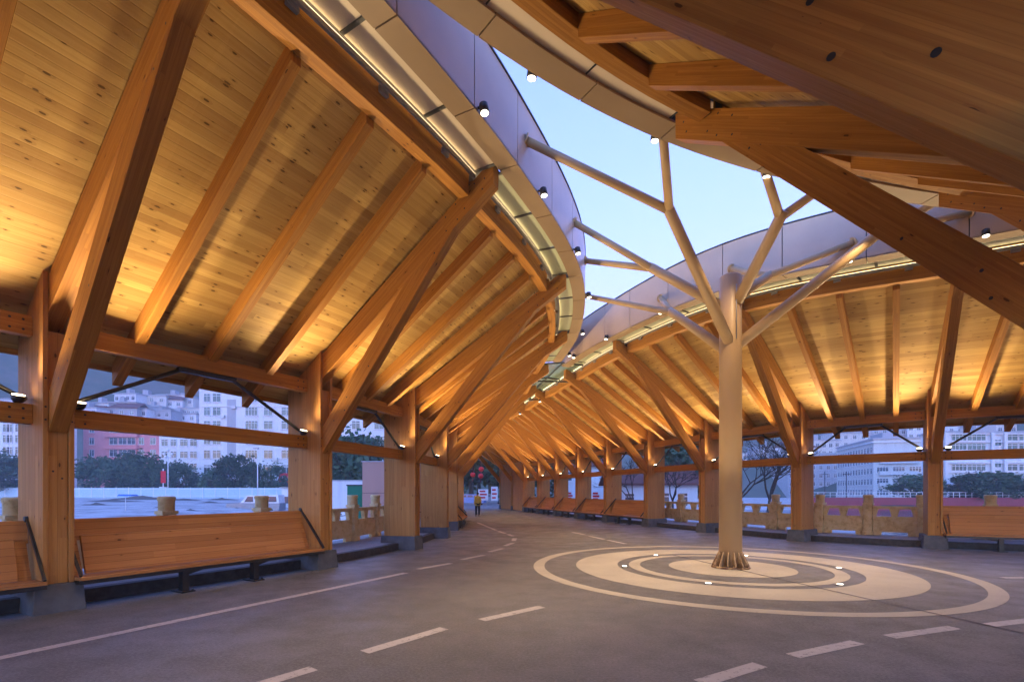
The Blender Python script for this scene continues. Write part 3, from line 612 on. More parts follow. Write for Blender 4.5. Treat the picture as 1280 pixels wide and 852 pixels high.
# ================================================================== benches
def bench(W,i,label,g0=.17,g1=.17):
    a=VV(W,i,-.3,0); b=VV(W,i+1,-.3,0); ch=(b-a).length; d=(b-a).normalized(); n=Vector((-d.y,d.x,0))*(1 if W.side<0 else -1)
    n=n if n.dot(VV(W,i+.5,1,0)-VV(W,i+.5,0,0))>0 else -n
    mid=(a+b)/2; Lh=ch/2-g0; th=thing('bench',label,'bench',mid,group='timber benches between the columns',world=True)
    X=lambda u,s,z: mid+d*u+n*(s+.3)+Vector((0,0,z))
    def slab(name,prof,u0,u1,mat,par,bev=.006):
        m=MB(); m.hexa([X(u0,*p) for p in prof]+[X(u1,*p) for p in prof]); return m.build(name,mat,par,bevel=bev)
    slab('seat',[(-.30,.405),(.20,.425),(.20,.475),(-.30,.455)],-Lh,Lh,'bench_boards',th)
    slab('backrest',[(-.25,.47),(-.19,.47),(-.38,1.04),(-.44,1.04)],-Lh+.2,Lh-.2,'bench_boards',th)
    slab('top_board',[(-.56,.96),(-.52,.96),(-.58,1.29),(-.62,1.29)],-Lh+.02,Lh-.02,'bench_boards',th)
    slab('end_board',[(-.30,.46),(-.25,.46),(-.50,1.0),(-.55,1.0)],-Lh+.05,-Lh+.19,'bench_boards',th); slab('end_board',[(-.30,.46),(-.25,.46),(-.50,1.0),(-.55,1.0)],Lh-.19,Lh-.05,'bench_boards',th)
    slab('frame_rail',[(.02,.355),(.185,.365),(.185,.422),(.02,.402)],-Lh,Lh,'black_steel',th,.004); slab('frame_rail',[(-.30,.34),(-.24,.34),(-.24,.40),(-.30,.40)],-Lh,Lh,'black_steel',th,.004)
    for e in (-1,1):
        m=MB(); u=e*(Lh-.02); m.bar(X(u,-.60,1.33),X(u,.17,.485),.03,.05,tuple(n)); m.tube([X(u-.03,-.59,1.31),X(u+.03,-.59,1.31)],.045,10); m.build('side_rod','black_steel',th)
        u=e*Lh*.30; m=MB(); m.bar(X(u,-.02,.02),X(u,-.02,.36),.10,.14,tuple(n)); m.bar(X(u,-.02,.30),X(u+.30,-.02,.37),.06,.06); m.bar(X(u,-.22,.01),X(u,.14,.01),.22,.02); m.tube([X(u+.08,.1,.02),X(u+.08,.1,.05)],.02,6); m.build('leg','black_steel',th)
for W,i,l in ((LW,2,'timber bench nearest the camera on the left, cut by the photo edge'),(LW,3,'long timber bench between the first and second columns of the left wall'),(LW,7,'timber bench hidden behind the fourth column of the left wall'),(LW,8,'timber bench deep in the gallery on the left wall'),
              (RW,1,'timber bench at the right edge beside the rightmost column'),(RW,5,'timber bench of the right gallery nearest the open stone railing'),(RW,6,'second timber bench along the right gallery going to the far portal'),(RW,7,'third timber bench along the right gallery going to the far portal'),(RW,8,'fourth timber bench along the right gallery, before the last one'),(RW,9,'farthest timber bench of the right gallery beside the boarded end wall')):
    bench(W,i,l)
# ================================================================== stone balustrades
def balustrade(W,i,label):
    q=-2.2; th=thing('stone_balustrade',label,'balustrade',VV(W,i+.5,q,.2),group='stone balustrades outside the columns',world=True)
    ps=[(i+.02),(i+.52)]; pp=[VV(W,t,q,.2) for t in (i+.02,i+.52,i+1.02)]
    for p,p2 in zip(pp,pp[1:]):
        d=(p2-p).normalized(); s=Vector((-d.y,d.x,0)); m=MB(); up=Vector((0,0,1))
        m.bar(p,p+up*1.05,.26,.26,tuple(s)); m.bar(p+up*.0,p+up*.12,.32,.32,tuple(s)); m.bar(p+up*1.05,p+up*1.12,.31,.31,tuple(s)); m.lathe([(.12,1.10),(.15,1.15),(.15,1.52),(.165,1.54),(.165,1.60),(.14,1.62)],16,(p.x,p.y)); m.build('post','balustrade_stone',th,bevel=.008)
        a=p+d*.13; b=p2-d*.13; L=(b-a).length; m=MB()
        w=.12; bar=lambda u0,u1,z0,z1,ww=w: m.bar(a+d*(L*(u0+u1)/2)+up*z0,a+d*(L*(u0+u1)/2)+up*z1,ww,L*(u1-u0),tuple(d))
        bar(0,1,.92,1.02,.16); bar(0,1,.12,.66); bar(0,.07,.66,.92); bar(.93,1,.66,.92); bar(.44,.56,.66,.92); bar(0,.2,.0,.12,.1); bar(.8,1,.0,.12,.1)
        for u in (.07,.44,.56,.93):   # sloping jambs of the openings
            e=.06 if u in (.07,.56) else -.06
            m.hexa([a+d*(L*u)+s*.06+up*.66,a+d*(L*u)-s*.06+up*.66,a+d*(L*(u+e*.1))-s*.06+up*.92,a+d*(L*(u+e*.1))+s*.06+up*.92]+[a+d*(L*(u+e*.1))+s*.06+up*.66,a+d*(L*(u+e*.1))-s*.06+up*.66,a+d*(L*(u+e))-s*.06+up*.92,a+d*(L*(u+e))+s*.06+up*.92])
        m.build('panel','balustrade_stone',th)
for W,r in ((LW,range(2,7)),(RW,range(1,6))):
    for i in r:
        if W is LW: l='carved stone balustrade behind the bench bay left of the first left column' if i==2 else 'carved stone balustrade outside the %s bay of the left wall'%ORD[i-3]
        else: l='carved stone balustrade beyond the rightmost column' if i==1 else 'carved stone balustrade outside the %s bay of the right wall from the right'%ORD[i-2]
        balustrade(W,i,l)
# ================================================================== person
def skin(name,verts,edges,rads,mat,parent=None,loc=(0,0,0),rot=0,sub=2):
    me=bpy.data.meshes.new(name); me.from_pydata(verts,edges,[]); o=bpy.data.objects.new(name,me); COL.objects.link(o)
    if parent: o.parent=parent
    else: o.location=loc; o.rotation_euler=(0,0,rot)
    md=o.modifiers.new('skin','SKIN'); md.use_smooth_shade=True
    for i,r in enumerate(rads): me.skin_vertices[0].data[i].radius=(r,r) if not isinstance(r,tuple) else r
    me.skin_vertices[0].data[0].use_root=True
    sb=o.modifiers.new('sub','SUBSURF'); sb.levels=sub; sb.render_levels=sub
    me.materials.append(M[mat]); return o
plain('skin_tone',(.45,.27,.19),.55); plain('jacket_yellow',(.46,.40,.10),.8); plain('trousers_dark',(.018,.02,.03),.85); plain('hair_black',(.012,.01,.01),.6); plain('shoe_dark',(.03,.03,.03),.6); plain('coat_navy',(.03,.04,.08),.8)
def person(label,loc,rot,top,H=1.68):
    th=thing('person',label,'person',loc,rot); k=H/1.7
    S=lambda L:[(x*k,y*k,z*k) for x,y,z in L]; Rk=lambda L:[tuple(q*k for q in r) if isinstance(r,tuple) else r*k for r in L]
    v=[(0,0,.93),(0,0,1.15),(0,.0,1.38),(0,-.01,1.47),(0,-.02,1.55),(0,-.03,1.63),(-.09,0,.88),(-.10,.03,.48),(-.10,.05,.08),(-.10,-.10,.03),(.09,0,.88),(.11,-.04,.48),(.11,-.03,.08),(.11,-.18,.03),(-.17,0,1.38),(-.22,.03,1.10),(-.20,-.06,.86),(-.19,-.10,.78),(.17,0,1.38),(.22,.03,1.10),(.20,-.06,.86),(.19,-.10,.78)]
    e=[(0,1),(1,2),(2,3),(3,4),(4,5),(0,6),(6,7),(7,8),(8,9),(0,10),(10,11),(11,12),(12,13),(2,14),(14,15),(15,16),(16,17),(2,18),(18,19),(19,20),(20,21)]
    r=[(.15,.10),(.14,.10),(.15,.10),.055,.085,.08,.085,.06,.045,.035,.085,.06,.045,.035,.06,.045,.035,.03,.06,.045,.035,.03]
    skin('body',S(v),e,Rk(r),'skin_tone',th)
    skin('jacket',S(v[0:3]+[v[14],v[15],v[16],v[18],v[19],v[20],(0,0,.82),(0,0,1.45)]),[(0,1),(1,2),(2,3),(3,4),(4,5),(2,6),(6,7),(7,8),(0,9),(2,10)],Rk([(.195,.145),(.18,.135),(.18,.125),.085,.07,.055,.085,.07,.055,(.20,.15),.075]),top,th)
    skin('trousers',S([v[0],v[6],v[7],v[8],v[10],v[11],v[12]]),[(0,1),(1,2),(2,3),(0,4),(4,5),(5,6)],Rk([(.17,.12),.11,.085,.065,.11,.085,.065]),'trousers_dark',th)
    skin('hair',S([(0,.0,1.62),(0,.03,1.66),(0,.04,1.56)]),[(0,1),(1,2)],Rk([.10,.10,.085]),'hair_black',th)
    for s in (0,1):
        a,b=(v[8],v[9]) if s==0 else (v[12],v[13])
        skin('shoe',S([(a[0],a[1],.045),(b[0],b[1],.04)]),[(0,1)],Rk([.055,.045]),'shoe_dark',th)
    return th
person('person in yellow green top and dark trousers standing on the far gallery road',(-2.46,35.4,0),R_(200),'jacket_yellow')
# ================================================================== surroundings
def wallmat(name,c,stain=.25):
    k=NT(name,.85,.15); p=k.pos('Object'); z=k.n('ShaderNodeMapping'); k.l(p,z.inputs[0]); z.inputs['Scale'].default_value=(1.2,1.2,.12)
    f=k.noise(z.outputs[0],1.,5.,.7); k.col(k.mix(k.math('MULTIPLY',k.rng(f,.45,.75),stain),c,tuple(x*.45 for x in c))); M[name]=k.m
wallmat('white_render',(.66,.67,.68)); wallmat('cream_render',(.58,.57,.53)); wallmat('pink_render',(.62,.24,.24)); wallmat('grey_render',(.38,.39,.41)); wallmat('tan_panel',(.42,.25,.20),.1); wallmat('maroon_paint',(.30,.06,.07)); wallmat('red_sign',(.55,.02,.03),.1); wallmat('hoarding_blue',(.42,.56,.66),.12); wallmat('booth_green',(.02,.16,.10),.1); wallmat('roof_tile',(.16,.07,.06))
k=NT('window_glass',.12,.6); k.col(k.mix(k.rnd(),(.02,.035,.045),(.07,.10,.12))); M['window_glass']=k.m
k=NT('green_glass',.15,.6); k.col(k.mix(k.rnd(),(.03,.09,.085),(.08,.16,.15))); M['green_glass']=k.m
plain('white_metal',(.7,.7,.7),.5); plain('ac_white',(.55,.56,.55),.6); plain('lantern_red',(.6,.02,.02),.5); plain('tarpaulin_blue',(.05,.16,.50),.5); plain('van_paint',(.24,.26,.29),.25,.5); plain('car_blue',(.10,.22,.5),.3,.5); plain('tyre_rubber',(.02,.02,.02),.8); plain('shop_dark',(.03,.03,.035),.6)
WMESH={}
def window_mesh(w,h,style,glass):
    key=(round(w,2),round(h,2),style,glass)
    if key in WMESH: return WMESH[key]
    m=MB(); t=.07
    m.box((-w/2,-.06,-h/2),(w/2,-.002,h/2),1)
    for x in ([-w/2,w/2] + ([0.] if w>1. else []) + ([-w/4,w/4] if w>2.2 else [])): m.box((x-t/2,-.10,-h/2),(x+t/2,-.063,h/2),0)
    for z in (-h/2,h/2,h*.22): m.box((-w/2-t/2,-.105,z-t/2),(w/2+t/2,-.064,z+t/2),0)
    if style: m.box((-w/2-.12,-.22,-h/2-.14),(w/2+.12,.0,-h/2-.04),2)
    o=m.build('window',['white_metal',glass,'white_render']); me=o.data; bpy.data.objects.remove(o); WMESH[key]=me; return me
def building(name,label,cat,loc,rot,w,d,h,wins,mat,glass='window_glass',group=None,roof=None,extras=None,parapet=True):
    """front face on y=0 looking to -y; wins: (x, z, w, h)."""
    th=thing(name,label,cat,loc,rot,group)
    m=MB(); m.box((0,0,-1.5),(w,d,h)); m.build('wall',mat,th)
    if roof=='gable':
        m=MB(); m.hexa([(-.5,-.6,h-.05),(-.5,d/2,h+d*.28),(-.5,d/2,h+d*.28+.18),(-.5,-.6,h+.13),(w+.5,-.6,h-.05),(w+.5,d/2,h+d*.28),(w+.5,d/2,h+d*.28+.18),(w+.5,-.6,h+.13)]); m.hexa([(-.5,d+.6,h-.05),(-.5,d/2,h+d*.28),(-.5,d/2,h+d*.28+.18),(-.5,d+.6,h+.13),(w+.5,d+.6,h-.05),(w+.5,d/2,h+d*.28),(w+.5,d/2,h+d*.28+.18),(w+.5,d+.6,h+.13)]); m.build('roof','roof_tile',th)
    elif parapet:
        m=MB(); m.box((-.35,-.4,h),(w+.35,d+.35,h+.35)); m.box((w*.3,d*.3,h+.35),(w*.45,d*.6,h+2.6)); m.build('roof','grey_render',th)
    for k,(x,z,ww,wh) in enumerate(wins[:100]):
        o=bpy.data.objects.new('window',window_mesh(ww,wh,1,glass)); COL.objects.link(o); o.parent=th; o.location=(x,0,z)
    if extras: extras(th)
    return th
def bar_part(th,name,boxes,mat):
    m=MB()
    for lo,hi in boxes: m.box(lo,hi)
    return m.build(name,mat,th)
def X(px,D): return (px-640)/F*D
def Z(py,D): return 1.7+(615-py)/F*D
# --- left: white six storey block
D=105.; z0=.9
ws=[]
for py in (497,514,531,550,567.5,586):
    for a,b in ((255,263),(266,276),(307,322),(330,341),(352,364),(386,397),(409,424),(440,450),(468,480),(497,508)):
        ws.append((X((a+b)/2,D)-X(249,D),Z(py,D)-z0,(b-a)/F*D,1.75))
def ex(th):
    bar_part(th,'stair_recess',[((X(284,D)-X(249,D),-.03,2.),(X(295,D)-X(249,D),.0,20.5))],'grey_render')
    bar_part(th,'floor_band',[((0.,-.16,zz),(44.,-.005,zz+.16)) for zz in (6.2,12.6,18.9)],'white_render')
    for k,(px,py) in enumerate(((279,521),(262,549),(345,574),(357,557),(293,509),(370,540),(318,592),(300,575))): bar_part(th,'air_conditioner',[((X(px,D)-X(249,D)-.45,-.55,Z(py,D)-z0-.3),(X(px,D)-X(249,D)+.45,-.02,Z(py,D)-z0+.35))],'ac_white')
    bar_part(th,'shopfront',[((.4,-.12,.2),(9.5,-.01,3.4)),((11.,-.12,.2),(23.,-.01,3.2))],'shop_dark'); bar_part(th,'canopy',[((-.6,-1.6,3.6),(11.,-.01,4.0))],'grey_render')
    s=bar_part(th,'shop_sign',[((X(349,D)-X(249,D),-.3,Z(603,D)-z0),(X(372,D)-X(249,D),-.13,Z(591,D)-z0))],'red_sign')
    m=MB(); x0=X(354,D)-X(249,D); zc=Z(597,D)-z0
    for q in range(4):   # white characters too small to read: upright and level strokes
        cx=x0+q*.62
        for bx in (((-.2,.25),(.2,.31)),((-.2,0),(.2,.06)),((-.2,-.3),(.2,-.24)),((-.03,-.3),(.03,.3)),((-.2 if q%2 else .14,-.3),(-.14 if q%2 else .2,.1))): m.box((cx+bx[0][0],-.33,zc+bx[0][1]),(cx+bx[1][0],-.302,zc+bx[1][1]))
    m.build('lettering','white_metal',s)
building('apartment_building','white six storey apartment block with a dark stair recess and a red shop sign','building',(X(249,D),D,z0),0,44.,14.,Z(484,D)-z0,ws,'white_render',extras=ex)
# --- pink block
D=128.; z0=1.; x0=X(104,D); ws=[]
for py in (536,551,566,581,596):
    for a,b,w in ((112,118,1.2),(137,147,2.0),(149,158,2.0),(160,169,2.0),(174,180,1.3),(188,195,1.4)): ws.append((X((a+b)/2,D)-x0,Z(py,D)-z0,w,1.7))
building('apartment_building','pink apartment block with white window frames rising behind the dark trees','building',(x0,D,z0),0,X(201,D)-x0,12.,Z(529,D)-z0,ws,'pink_render',parapet=False,extras=lambda th:bar_part(th,'balcony',[((6.,-.9,zz),(14.5,-.01,zz+.9)) for zz in (5.6,8.7,11.8,14.9)],'pink_render'))
# --- white-grey block between them, shops below
D=118.; z0=.9; x0=X(199,D); ws=[]
for py in (553,568,583):
    for a,w in ((206,1.5),(217,1.4),(230,1.8),(242,1.6)): ws.append((X(a,D)-x0,Z(py,D)-z0,w,1.6))
def ex(th):
    bar_part(th,'shop_canopy',[((-.3,-1.2,5.2),(10.5,-.02,5.5))],'shop_dark'); bar_part(th,'shopfront',[((.3,-.1,.2),(9.8,-.01,2.6))],'shop_dark'); bar_part(th,'shop_sign',[((6.0,-.6,3.1),(10.2,-.25,4.2))],'maroon_paint')
building('apartment_building','low white block with awnings squeezed between the pink and the white apartment blocks','building',(x0,D,z0),0,X(252,D)-x0,12.,Z(543,D)-z0,ws,'white_render',extras=ex,parapet=False)
# --- left end
D=112.; z0=.9; x0=X(-60,D); ws=[]
for py in (524,535,548,563):
    for a,w in ((-45,1.8),(-30,1.8),(-12,1.8),(8,1.5),(12.5,1.2),(26,2.4),(31,1.6)): ws.append((X(a,D)-x0,Z(py,D)-z0,w,1.7))
building('apartment_building','white block with wide dark windows at the left edge beyond the first column','building',(x0,D,z0),0,X(38,D)-x0,12.,Z(512,D)-z0,ws,'white_render')
# --- hillside houses
HH=[(112,522,215,6,4),(150,508,235,13,7),(188,510,222,10,6),(215,500,240,14,8),(236,514,212,9,7),(206,529,190,12,6),(168,529,188,11,6),(132,535,185,9,5),(60,500,240,11,6),(20,507,230,13,7),(1030,555,240,14,7),(1120,538,260,16,7),(1200,530,262,18,8),(1250,537,240,13,7),(965,562,230,12,7),(460,502,230,13,7),(920,567,215,10,6)]
for k,(px,py,D,w,h) in enumerate(HH):
    D,zb=hill_at(px,py+16); z1=zb+h*.9; w*=.9; ws=[(w*(q+.5)/5,h-1.8-3*r,1.4,1.5) for q in range(5) for r in range(2)]
    where='seen over the %s of the photo'%('left tie beam' if px<250 else 'right railing' if px>900 else 'second left bay')
    building('hillside_house',['small pale','grey','tall pale','narrow white','broad grey','low white','boxy pale','flat topped white','far pale','dim grey','faint pale','hazy white','distant grey','far off white','blurred pale','half hidden white','tiny pale'][k]+' house on the hillside, '+where,'house',(X(px,D)-w/2,D,z1-h),0,w,9.,h,ws,['white_render','cream_render','grey_render'][k%3],group='houses up the hillside')
rd=random.Random(4); ADJ=['a flat pale','a stepped','a chalky','a dull grey','a narrow','a squat','a long low','a tall thin','a creamy','a bluish','a worn','a plain','a box shaped','a wide','a dim','a ghostly']
SPOTH=[(106,515,205),(122,508,225),(143,520,200),(158,500,250),(172,516,208),(181,503,240),(196,518,198),(205,507,222),(222,520,195),(228,504,235),(246,527,180),(252,510,215),(1010,566,215),(1062,548,250),(1098,541,265),(1150,540,250)]
for k,(px,py,D) in enumerate(SPOTH):
    D,zb=hill_at(px,py+15); w=rd.uniform(8,14); h=rd.uniform(6,9); z1=zb+h*.9; ws=[(w*(q+.5)/4,h-1.6-2.9*r,1.3,1.4) for q in range(4) for r in range(2)]
    building('hillside_house',ADJ[k][2:]+' house on the hillside, %s'%('above the left tie beam, %s from the left'%ORD[k] if k<12 else 'above the long pale building, %s from the left'%ORD[k-12]),'house',(X(px,D)-w/2,D,z1-h),rd.uniform(-.3,.3),w,8.,h,ws,['white_render','cream_render','grey_render','white_render'][k%4],group='houses up the hillside',roof='gable' if k%5==2 else None)
# --- trees
def crown_mesh(name,r,h,n,leaf,seed,flat=1.):
    rd=random.Random(seed); m=MB(); cl=[]
    for _ in range(26):
        a=rd.uniform(0,6.283); u=rd.uniform(-.8,1); q=math.sqrt(max(0,1-u*u))*rd.uniform(.55,1.0); cl.append((Vector((math.cos(a)*q*r,math.sin(a)*q*r,h*.5+u*h*.45)),rd.uniform(.22,.4)*r))
    for _ in range(n):
        c,s=rd.choice(cl); p=c+Vector((rd.gauss(0,.5),rd.gauss(0,.5),rd.gauss(0,.45)))*s*1.15
        x=Vector((rd.gauss(0,1),rd.gauss(0,1),rd.gauss(0,1))).normalized(); y=x.orthogonal().normalized(); l=leaf*rd.uniform(.6,1.3)
        m.face([p-x*l,p+y*l*.6,p+x*l,p-y*l*.6])
    o=m.build(name,'leaf',None,recalc=False); me=o.data; bpy.data.objects.remove(o); return me
CR=[crown_mesh('crown',3.2,6.0,2600,.28,s) for s in (1,2,3)]
def trunk_mesh(hh,r,seed):
    rd=random.Random(seed); m=MB(); m.tube([(0,0,-.3),(.08,.05,hh*.5),(0,.1,hh)],[r,r*.75,r*.5],8)
    for _ in range(5):
        a=rd.uniform(0,6.28); m.tube([(0,.08,hh*rd.uniform(.6,.95)),(math.cos(a)*1.2,math.sin(a)*1.2,hh+1.4),(math.cos(a)*1.9,math.sin(a)*1.9,hh+3.)],[r*.4,r*.25,.03],6)
    o=m.build('trunk','bark',None); me=o.data; bpy.data.objects.remove(o); return me
TK=[trunk_mesh(2.4,.22,s) for s in (5,6)]
def tree(label,px,D,z0,H,wid=1.,seed=0,group='dark evergreen trees'):
    th=thing('leafy_tree',label,'tree',(X(px,D),D,z0),seed*1.7,group); s=H/7.4
    for me,nm,z in ((TK[seed%2],'trunk',0),(CR[seed%3],'crown',1.4)):
        o=bpy.data.objects.new(nm,me); COL.objects.link(o); o.parent=th; o.scale=(s*wid,s*wid,s); o.location=(0,0,z*s)
TL=[('dark bushy tree right of the first left column, before the pink block',122,96,7.6,1.2),('dark rounded tree below the pink block windows',150,95,7.0,1.2),('tallest dark tree before the pink block',172,97,8.2,1.2),('dark tree beside the red banner pole',196,95,6.4,1.1),('dark tree at the left of the white low block',222,96,6.6,1.2),('small dark tree before the white block canopy',268,93,5.2,1.0),('dark tree in the middle of the white block',298,94,8.0,1.1),('slender dark tree beside the street lamp',316,95,6.5,.9),('low dark tree by the red shop sign',342,93,6.0,.9),
    ('dark tree at the left edge of the photo',-10,88,8.,1.3),('dark tree left of the first column',22,90,7.,1.3),('dark tree seen left of the pinkish plain building',440,62,8.8,1.1),('dark tree over the pinkish plain building',475,66,9.,1.2),('dark tree behind the green booth',425,60,8.,1.),
    ('big dark tree left over the far exit',588,88,17.,1.1),('big dark tree right over the far exit',612,92,18.,1.0),('dark tree behind the far exit lanterns',600,105,16.,1.3),('dark tree beyond the far right portal wall',650,90,14.,1.2),
    ('dark clump of trees before the long pale building',1140,84,4.8,1.6),('second dark clump before the long pale building',1160,86,4.4,1.3),('dark tree before the green glazed school block',1215,82,4.6,1.7),('wide dark tree before the green glazed block on the right',1240,83,5.2,1.8),('low dark tree at the right photo edge',1275,82,4.,1.4),('dark tree behind the white low house',862,52,8.,1.),('dark tree left of the white low house',700,70,9.,1.1),('dark tree above the third right bay',845,58,8.6,1.)]
for k,(l,px,D,H,w) in enumerate(TL): tree(l,px,D,ground_z(X(px,D),D)-.1,H,w,k)
# bare trees beyond the right railing
def bare_tree(label,loc,H,seed):
    rd=random.Random(seed); th=thing('bare_tree',label,'tree',loc,0,'bare winter trees'); m=MB(); b=MB()
    def grow(M_,p,d,L,r,n):
        q=p+d*L*.5+Vector((rd.gauss(0,.05),rd.gauss(0,.05),0))*L; e=q+(d+Vector((rd.gauss(0,.12),rd.gauss(0,.12),.05))).normalized()*L*.5
        M_.tube([p,q,e],[r,r*.85,r*.7],5 if n<4 else 6,cap=False)
        if n==0: return
        for _ in range(rd.choice((3,3,4)) if n>1 else 3):
            d2=(d+Vector((rd.gauss(0,.55),rd.gauss(0,.55),rd.gauss(.12,.3)))).normalized(); grow(b,e,d2,L*rd.uniform(.6,.85),max(r*.6,.007),n-1)
    grow(m,Vector((0,0,-.3)),Vector((0,0,1)),H*.28,H*.016,5)
    m.build('trunk','bark',th); b.build('crown','bark',th)
for k,(l,px,D,H) in enumerate((('bare spreading tree right of the steel trunk',962,33,7.5),('bare tree behind the steel trunk',925,36,7.),('bare tree between the third and fourth right columns',842,40,7.),('bare thin tree left of the white low house',790,44,6.5))): bare_tree(l,(X(px,D),D,-.6),H,k+11)
# --- hoarding and site things
D=88.; th=thing('site_hoarding','long pale blue sheet hoarding along the far side of the building site','fence',(X(-40,D),D,.55))
m=MB()
for q in range(32): m.box((q*2.2,0,-.4),(q*2.2+2.17,.05,1.95))
m.build('panel','hoarding_blue',th); m=MB()
for q in range(33): m.box((q*2.2-.04,-.06,-.4),(q*2.2+.04,-.005,2.05))
for z in (.5,1.7): m.box((0,-.055,z),(70.4,-.006,z+.07))
m.build('frame_rail','white_metal',th)
# van / pick-up
def car(name,label,loc,rot,paint,kind='van',group=None,s=1.):
    th=thing(name,label,'car',loc,rot,group); L=4.7*s; w=.88*s
    if kind=='van': low=[(-2.3,.35),(2.35,.35),(2.35,1.0),(1.1,1.08),(-2.35,1.05)]; cab=[(-2.28,1.05),(1.15,1.08),(.55,1.78),(-2.2,1.82)]
    else: low=[(-2.2,.3),(2.25,.3),(2.25,.75),(1.15,.92),(-2.2,.95)]; cab=[(-1.9,.95),(1.1,.92),(.4,1.45),(-1.3,1.47)]
    def ext(P,a,name,mat,par,inset=0.):
        m=MB(); P=[(x*s,z*s) for x,z in P]; A=[(x,-a,z) for x,z in P]; B=[(x,a,z) for x,z in P]; m.face(A); m.face(B[::-1])
        for q in range(len(P)): r=(q+1)%len(P); m.face([A[q],A[r],B[r],B[q]])
        return m.build(name,mat,par,bevel=.04*s if not inset else 0)
    b=ext(low,w,'body',paint,th); ext(cab,w*.92,'cabin','white_metal' if kind=='van' else paint,th)
    m=MB(); c=[(x*s,z*s) for x,z in cab]
    for sg in (-1,1):
        y=sg*(w*.92+.004); za,zb=c[0][1]+.1*s,c[2][1]-.12*s
        for u,v in ((.06,.34),(.38,.62),(.66,.9)):
            xa=c[0][0]+(c[1][0]-c[0][0])*u; xb=c[0][0]+(c[1][0]-c[0][0])*v; xt=min(xb,c[2][0]-.05); m.face([(xa,y,za),(xb,y,za),(xt,y,zb),(xa+.04,y,zb)])
    p,q=c[1],c[2]; dx,dz=q[0]-p[0],q[1]-p[1]; o=.006
    m.face([(p[0]+dx*.1+o,-w*.8,p[1]+dz*.1+o),(p[0]+dx*.1+o,w*.8,p[1]+dz*.1+o),(p[0]+dx*.88+o,w*.74,p[1]+dz*.88+o),(p[0]+dx*.88+o,-w*.74,p[1]+dz*.88+o)]); m.build('window','window_glass',th,recalc=False)
    for x in (-1.45,1.45):
        for sg in (-1,1):
            m=MB(); m.tube([(x*s,sg*w*.80,.33*s),(x*s,sg*w*1.01,.33*s)],.33*s,16); wl=m.build('wheel','tyre_rubber',th); m=MB(); m.tube([(x*s,sg*w*.9,.33*s),(x*s,sg*w*1.02,.33*s)],.19*s,12); m.build('rim','grey_steel',wl)
    for sg in (-1,1): m=MB(); m.box((low[2][0]*s-.06,sg*w*.7-.14,low[2][1]*s-.22),(low[2][0]*s+.012,sg*w*.7+.14,low[2][1]*s-.05)); m.build('headlight','white_metal',th)
    m=MB(); m.box((low[1][0]*s-.03,-w*.9,.34*s),(low[1][0]*s+.07,w*.9,.5*s)); m.build('bumper','shop_dark',th)
    return th
car('parked_van','silver parked van with dark windows on the building site before the white block',(X(321,46.5),46.5,ground_z(X(321,46.5),46.5)),R_(186),'van_paint')
def simple(name,label,cat,loc,parts,rot=0,group=None):
    th=thing(name,label,cat,loc,rot,group)
    for nm,mat,fn in parts: m=MB(); fn(m); m.build(nm,mat,th)
    return th
gz=lambda px,D: ground_z(X(px,D),D)
simple('site_office','small white site hut with a dark door beside the second left column','hut',(X(352,52),52,gz(352,52)),[('wall','white_render',lambda m:m.box((0,0,-.4),(2.6,2.4,2.5))),('roof','grey_steel',lambda m:m.box((-.15,-.2,2.5),(2.75,2.6,2.62))),('door','shop_dark',lambda m:m.box((1.0,-.04,0),(1.5,-.003,1.9))),('window','window_glass',lambda m:m.box((.25,-.04,.9),(.75,-.003,1.6)))])
person('person in a dark navy coat standing by the white site hut',(X(369,49),49,gz(369,49)),R_(20),'coat_navy',1.65)
simple('canopy_stand','small blue canopy on a thin pole on the building site','canopy',(X(157,38),38,gz(157,38)),[('pole','white_metal',lambda m:m.tube([(0,0,-.3),(0,0,1.2)],.025,8)),('canopy','tarpaulin_blue',lambda m:m.hexa([(-.35,-.4,1.12),(-.35,.4,1.12),(-.3,.3,1.26),(-.3,-.3,1.26),(.75,-.4,1.12),(.75,.4,1.12),(.65,.3,1.24),(.65,-.3,1.24)]))])
simple('banner_pole','red banner on a white pole standing before the dark trees','banner',(X(204,90),90,.8),[('pole','white_metal',lambda m:m.tube([(0,0,-.3),(0,0,5.2)],.10,8)),('banner','red_sign',lambda m:m.box((-.35,-.14,2.6),(.55,-.10,4.8))),('base','white_render',lambda m:m.box((-.45,-.4,-.2),(.45,.4,1.9)))])
def lampcl(m):
    for x,z in ((-.7,7.6),(0,8.3),(.7,7.6),(-.45,7.1),(.45,7.1)): m.lathe([(.05,z),(.24,z+.12),(.26,z+.3),(.12,z+.48),(.02,z+.5)],10,(x,0))
simple('street_lamp','white globe cluster lamp above the dark trees before the low white block','street lamp',(X(210,90),90,.8),[('pole','white_metal',lambda m:m.tube([(0,0,-.3),(0,0,8.3)],.08,8)),('globe','white_metal',lampcl)])
simple('lamp_post','tall thin white lamp post before the white six storey block','lamp post',(X(322,60),60,.4),[('pole','white_metal',lambda m:m.tube([(0,0,-.4),(0,0,6.6)],[.07,.05],8)),('lamp_head','grey_steel',lambda m:m.box((-.5,-.1,6.55),(.15,.1,6.7)))])
